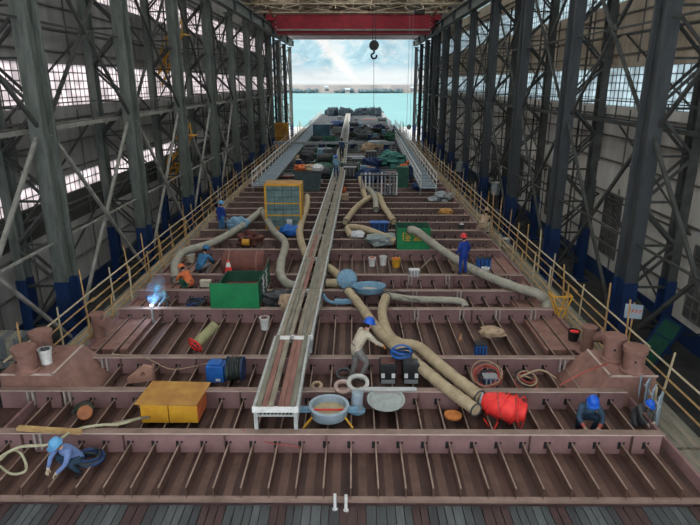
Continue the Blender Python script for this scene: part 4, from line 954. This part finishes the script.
# ================================================================ PEOPLE
M['skin']=mat('skin',(.50,.29,.20),(.42,.23,.16),6,.6)
M['boot']=mat('boot',(.03,.025,.02),(.02,.015,.015),5,.7)
M['glove']=mat('work_glove',(.50,.42,.30),(.38,.30,.2),8,.9)
M['gloveo']=mat('orange_glove',(.60,.25,.08),(.45,.17,.05),8,.9)
M['hair']=mat('black_hair',(.015,.012,.01),(.01,.01,.01),8,.8)
POSE=dict(
 stand=dict(pel=(0,0,.93),che=(0,.03,1.24),nec=(0,.03,1.46),hea=(0,.07,1.61),sh=(.18,.02,1.40),el=(.27,-.02,1.14),wr=(.28,.14,.92),hip=(.1,0,.9),kn=(.12,.04,.5),an=(.13,-.02,.09),to=(.15,.18,.05)),
 walk=dict(pel=(0,0,.92),che=(0,.05,1.23),nec=(0,.07,1.45),hea=(0,.13,1.60),sh=(.18,.05,1.39),el=(.26,-.02,1.13),wr=(.27,.14,.93),hip=(.1,0,.9),kn=(.11,.16,.5),an=(.11,.12,.09),to=(.12,.31,.05),knL=(-.11,.02,.49),anL=(-.11,-.25,.13),toL=(-.12,-.07,.05)),
 bend=dict(pel=(0,-.06,.92),che=(.02,.1,1.2),nec=(.03,.24,1.40),hea=(.03,.31,1.54),sh=(.19,.2,1.35),el=(.27,.38,1.12),wr=(.24,.6,.96),hip=(.1,-.06,.88),kn=(.16,.2,.52),an=(.15,-.02,.09),to=(.17,.17,.05),knL=(-.12,.0,.5),anL=(-.14,-.08,.09),toL=(-.16,.1,.05),elL=(-.26,.36,1.1),wrL=(-.15,.55,.93)),
 squat=dict(pel=(0,-.12,.36),che=(0,.1,.64),nec=(0,.24,.82),hea=(0,.33,.95),sh=(.19,.2,.78),el=(.27,.36,.55),wr=(.16,.52,.40),hip=(.11,-.1,.34),kn=(.22,.28,.5),an=(.18,.02,.09),to=(.22,.2,.05)),
 kneel=dict(pel=(0,-.1,.42),che=(0,.1,.72),nec=(0,.26,.9),hea=(0,.36,1.0),sh=(.19,.22,.85),el=(.28,.38,.6),wr=(.14,.52,.42),hip=(.11,-.08,.4),kn=(.16,.16,.08),an=(.14,-.26,.08),to=(.14,-.4,.06)),
)
def person(label,loc,face,pose,jacket,trousers,helmet,glove=None,sc=1.0,scarf=None,extra=None,cuffs=None):
    P=POSE[pose]; V=[];E=[];Rd=[];seg=[]
    def vtx(p,r): V.append(Vector(p)); Rd.append(r); return len(V)-1
    def edge(a,b,k): E.append((a,b)); seg.append((a,b,k))
    pel=vtx(P['pel'],.15); mid=vtx((Vector(P['pel'])+Vector(P['che']))/2+Vector((0,-.02,0)),.145); che=vtx(P['che'],.165); nb=vtx(Vector(P['nec'])-Vector((0,.01,.05)),.08); nec=vtx(P['nec'],.058); hb=vtx(Vector(P['hea'])-Vector((0,.02,.06)),.06)
    edge(pel,mid,1); edge(mid,che,1); edge(che,nb,1); edge(nb,nec,0); edge(nec,hb,0)
    hands=[]
    for s in (1,-1):
        def g(k):
            q=P.get(k+'L') if s<0 and k+'L' in P else None
            if q: return Vector(q)
            q=Vector(P[k]); q.x*=s; return q
        sh=vtx(g('sh'),.072); el=vtx(g('el'),.052); wr=vtx(g('wr'),.037); d=(g('wr')-g('el')).normalized(); hp=vtx(g('wr')+d*.07,.036)
        edge(che,sh,1); edge(sh,el,1); edge(el,wr,1); edge(wr,hp,3)
        hip=vtx(g('hip'),.105); kn=vtx(g('kn'),.068); an=vtx(g('an'),.05); he=vtx(g('an')+Vector((0,-.01,-.03)),.05); to=vtx(g('to'),.045)
        edge(pel,hip,2); edge(hip,kn,2); edge(kn,an,2); edge(an,he,4); edge(he,to,4)
        hands.append((V[hp],d,s))
    me=bpy.data.meshes.new('tmp'); me.from_pydata(V,E,[]); ob=bpy.data.objects.new('tmp',me); Rd=[r*(1.16 if i not in (4,5) else 1) for i,r in enumerate(Rd)]; COL.objects.link(ob)
    sk=ob.modifiers.new('s','SKIN'); sk.use_smooth_shade=True
    for i,r in enumerate(Rd): me.skin_vertices[0].data[i].radius=(r,r*(.72 if i in (1,2) else .8 if i==0 else 1)); 
    me.skin_vertices[0].data[0].use_root=True
    su=ob.modifiers.new('u','SUBSURF'); su.levels=1; su.render_levels=1
    dg=bpy.context.evaluated_depsgraph_get(); ev=ob.evaluated_get(dg); nm=bpy.data.meshes.new_from_object(ev)
    bpy.data.objects.remove(ob)
    b=MB(); b.v=[tuple(v.co) for v in nm.vertices]; b.f=[tuple(p.vertices) for p in nm.polygons]; b.mi=[]
    for p in nm.polygons:
        c=p.center; best=(9e9,0)
        for (a,bb,k) in seg:
            A,B=V[a],V[bb]; t=max(0,min(1,(c-A).dot(B-A)/(B-A).length_squared)); dd=(c-A-(B-A)*t).length-(Rd[a]*(1-t)+Rd[bb]*t)
            if dd<best[0]: best=(dd,k)
        b.mi.append(best[1])
    # fingers and thumb, rooted in the palm
    b.m=3
    for (h,d,s) in hands:
        side=d.cross(Vector((0,0,1))).normalized(); dn=side.cross(d).normalized(); dn=dn if dn.z<0 else -dn
        for k,L in enumerate((.07,.08,.075,.058)):
            o=h+side*(k-1.5)*.019*1.05; b.tube([o,o+d*L*.55+dn*.008,o+d*L*.9+dn*.03,o+d*L*.95+dn*.055],[.0095,.009,.0085,.007],6)
        o=h-d*.035+side*.03*(-s); b.tube([o,o+side*(-s)*.03+d*.03,o+side*(-s)*.035+d*.06+dn*.02],[.012,.011,.009],6)
    # head with face
    b.m=0; hc=Vector(P['hea']); tilt={'stand':.0,'walk':.05,'bend':.35,'squat':.45,'kneel':.5}[pose]
    hm=Matrix.Rotation(-tilt,3,'X')
    def H(x,y,z): return hc+hm@Vector((x,y,z))
    o=len(b.v); e=MB(); e.ell((0,0,0),(.078,.098,.12),16,12)
    b.add([H(v[0]*(1-.25*max(0,-v[2]/.12)),v[1]+(.01 if v[2]<-.05 and v[1]>0 else 0),v[2]) for v in e.v],e.f)
    b.tube([H(0,.09,.03),H(0,.118,-.015),H(0,.095,-.025)],[.009,.016,.012],6)
    for s in (-1,1): e=MB(); e.ell((0,0,0),(.012,.022,.034),8,6); b.add([H(v[0]+s*.08,v[1],v[2]) for v in e.v],e.f)
    b.m=5
    for s in (-1,1): e=MB(); e.ell((0,0,0),(.013,.006,.008),8,5); b.add([H(v[0]+s*.03,v[1]+.092,v[2]+.015) for v in e.v],e.f)
    e=MB(); e.ell((0,0,0),(.026,.006,.006),8,5); b.add([H(v[0],v[1]+.09,v[2]-.055) for v in e.v],e.f)
    t=thing('person',label,'person',loc,face); t.scale=(sc,)*3
    b.build('body',[M['skin'],jacket,trousers,glove or M['glove'],M['boot'],M['hair']],t,smooth=True)
    e=MB(); e.lathe([(0,.168),(.06,.16),(.11,.12),(.132,.06),(.136,.02),(.15,.012),(.15,.0),(.125,.0)],(0,0,0),22)
    x=MB(); x.add([H(v[0]*.95,v[1]*1.08+(.05 if v[1]>.1 and v[2]<.015 else 0),v[2]+.03) for v in e.v],e.f); x.bar(H(0,-.08,.19),H(0,.08,.19),.025,.02); hh_=x.build('helmet',helmet,t,smooth=True)
    x=MB(); x.tube([H(-.08,.02,.02),H(-.06,.04,-.08),H(0,.05,-.125),H(.06,.04,-.08),H(.08,.02,.02)],.006,5); x.build('chin_strap',M['darkgrey'],hh_)
    x=MB(); e=MB(); e.ell((0,0,0),(.084,.085,.1),14,8); x.add([H(v[0],v[1]-.02,v[2]-.0+.0) for v in e.v if True],e.f); x.build('hair',M['hair'],t,smooth=True)
    pc=Vector(P['pel']); up=(Vector(P['che'])-pc).normalized(); x=MB(); q=pc+up*.07
    x.torus((0,0,0),.14,.018,20,6,axis=up); x.v=[(q.x+v[0]*1.08,q.y+v[1]*.85,q.z+v[2]) for v in x.v]; x.build('belt',M['darkgrey'],t)
    if scarf: x=MB(); x.torus(Vector(P['nec'])-Vector((0,0,.03)),.075,.028,16,6,axis=(0,.4,1)); x.build('collar',scarf,t,smooth=True)
    if cuffs:
        for s in (1,-1):
            w=Vector(P['wr']); el=Vector(P['el']); w.x*=s; el.x*=s; dd=(w-el).normalized(); x=MB(); x.tube([w-dd*.1,w],[.05,.046],12); x.build('cuff',cuffs,t)
    return t
cream=M['cloth']; cov=mat('royal_blue_coverall',(.015,.05,.28),(.01,.03,.16),6,.9); covl=mat('faded_blue_jacket',(.045,.17,.32),(.03,.11,.22),6,.9)
hb=mat('blue_helmet',(.015,.10,.52),(.012,.08,.42),4,.35); hl=mat('pale_blue_helmet',(.12,.33,.55),(.09,.25,.45),4,.35); hr=mat('red_helmet',(.62,.04,.05),(.5,.03,.04),4,.35)
gy=mat('grey_trousers',(.20,.19,.18),(.13,.125,.12),6,.9); navyj=mat('navy_jacket',(.035,.07,.11),(.02,.04,.065),6,.9)
lilac=mat('lilac_blue_jacket',(.15,.22,.42),(.1,.15,.3),6,.9)
p=at(366,386,-.33); person('worker in cream coat and blue helmet bending over the black welding machines',(p.x-.24,p.y+.42,-.36),R(-62),'bend',cream,gy,hb,M['gloveo'],1.12)
p=at(463,275,0); person('worker in blue coveralls and red helmet standing beside the long grey duct',(p.x,p.y+.1,0),R(25),'stand',cov,cov,hr,M['cloth'],1.02,cuffs=None)
p=at(222,232,-.3); person('worker in blue coveralls standing by the left bamboo railing',(p.x,p.y,-.42),R(-30),'stand',cov,covl,hl,None,1.1)
person('worker in pale blue shirt walking away along the central gangway',(at(337,172,.64).x,46.5,.62),R(0),'walk',M['bluel'],M['bluedark'],hb,None,1.0)
person('worker in dark clothes walking ahead on the central gangway',(at(342,156,.64).x,58.5,.62),R(0),'walk',M['bluedark'],M['black'],M['black'],None,1.15)
person('worker in lilac blue jacket and pale helmet crouching at the bottom left',(at(66,474,-.33).x,11.0,-.6),R(150),'squat',lilac,navyj,hl,None,1.0)
person('worker in navy jacket with red cuffs crouching behind the front girder',(at(598,425,0).x,12.75,-.6),R(172),'squat',navyj,navyj,hb,None,1.08,scarf=M['bluep'],cuffs=M['redcable'])
person('worker with blue helmet ducking under the right bollard base',(at(636,410,-.2).x+.0,12.95,-.6),R(-160),'kneel',M['darkgrey'],M['darkgrey'],hb,None,.8)
p=at(200,276,-.4); person('worker in faded blue jacket crouching with his back turned on the left deck',(p.x,p.y+.35,-.5),R(-25),'squat',covl,gy,covl,None,1.2)
p=at(187,290,-.1); person('worker in orange vest crouching on a girder left of the green container',(p.x,p.y+.3,-.25),R(60),'squat',M['orange'],M['greend'],M['orange'],None,1.0)
p=at(160,305,-.2); person('welder in pale blue jacket crouching behind blue smoke and a bright arc',(p.x+.05,p.y+.35,-.45),R(165),'squat',M['bluel'],gy,hl,M['cwhite'],.95)
p=at(484,231,0); person('worker in tan clothes squatting beside the right bamboo railing',(p.x,p.y+.2,-.2),R(-30),'squat',M['tan'],M['cloth'],M['tan'],None,1.25)
p=at(411,181,0); person('worker in navy clothes bending near the right steel gangway',(p.x,p.y,-.2),R(60),'bend',M['bluedark'],M['bluedark'],M['orange'],None,1.1)
person('worker in dark clothes standing far down the right edge of the ship',(at(397,140,.6).x,84,.1),R(10),'stand',M['bluedark'],M['bluedark'],M['bluedark'],None,1.1)

# welding arc and its smoke
p=at(150,309,.05); p.y=19.62
t=thing('welding_rod','bright welding arc on a grey bracket on the girder','welding arc',(p.x,p.y-.1,0))
b=MB(); b.ell((0,0,.12),(.05,.05,.04),10,8); b.build('arc',mat('arc',(.9,.93,1),(.9,.93,1),1,emit=14),t,smooth=True)
b=MB(); b.cyl((0,0,-.55),(0,0,.09),.05,n=8); b.box((0,0,-.55),(.7,.1,.04)); b.build('bracket_post',M['alum'],t)
l=bpy.data.lights.new('welding_light','POINT'); l.energy=22; l.color=(.5,.68,1); l.shadow_soft_size=.08; lo=bpy.data.objects.new('welding_light',l); COL.objects.link(lo); lo.location=(p.x,p.y-.16,.3)
vm=bpy.data.materials.new('smoke'); vm.use_nodes=True; nt=vm.node_tree; nt.nodes.clear()
o=nt.nodes.new('ShaderNodeOutputMaterial'); pv=nt.nodes.new('ShaderNodeVolumeScatter'); pv.inputs['Color'].default_value=(.30,.62,1,1); pv.inputs['Density'].default_value=1.5
tc=nt.nodes.new('ShaderNodeTexCoord'); nz=nt.nodes.new('ShaderNodeTexNoise'); nz.inputs['Scale'].default_value=2.5; mr=nt.nodes.new('ShaderNodeMapRange'); mr.inputs[1].default_value=.42; mr.inputs[2].default_value=.7; mr.inputs[3].default_value=0; mr.inputs[4].default_value=3.2
nt.links.new(tc.outputs['Object'],nz.inputs['Vector']); nt.links.new(nz.outputs['Fac'],mr.inputs[0]); nt.links.new(mr.outputs[0],pv.inputs['Density']); nt.links.new(pv.outputs[0],o.inputs['Volume'])
b=MB(); b.tube([Vector((0,0,.15)),Vector((.05,.05,.4)),Vector((.2,.1,.75)),Vector((.3,.1,1.05)),Vector((.3,.1,1.25))],[.12,.28,.36,.3,.1],14)
o=b.build('welding_smoke',vm,smooth=True); tag(o,'blue wisp of welding smoke rising over the arc','smoke',loc=(p.x,p.y,0)); o['kind']='stuff'
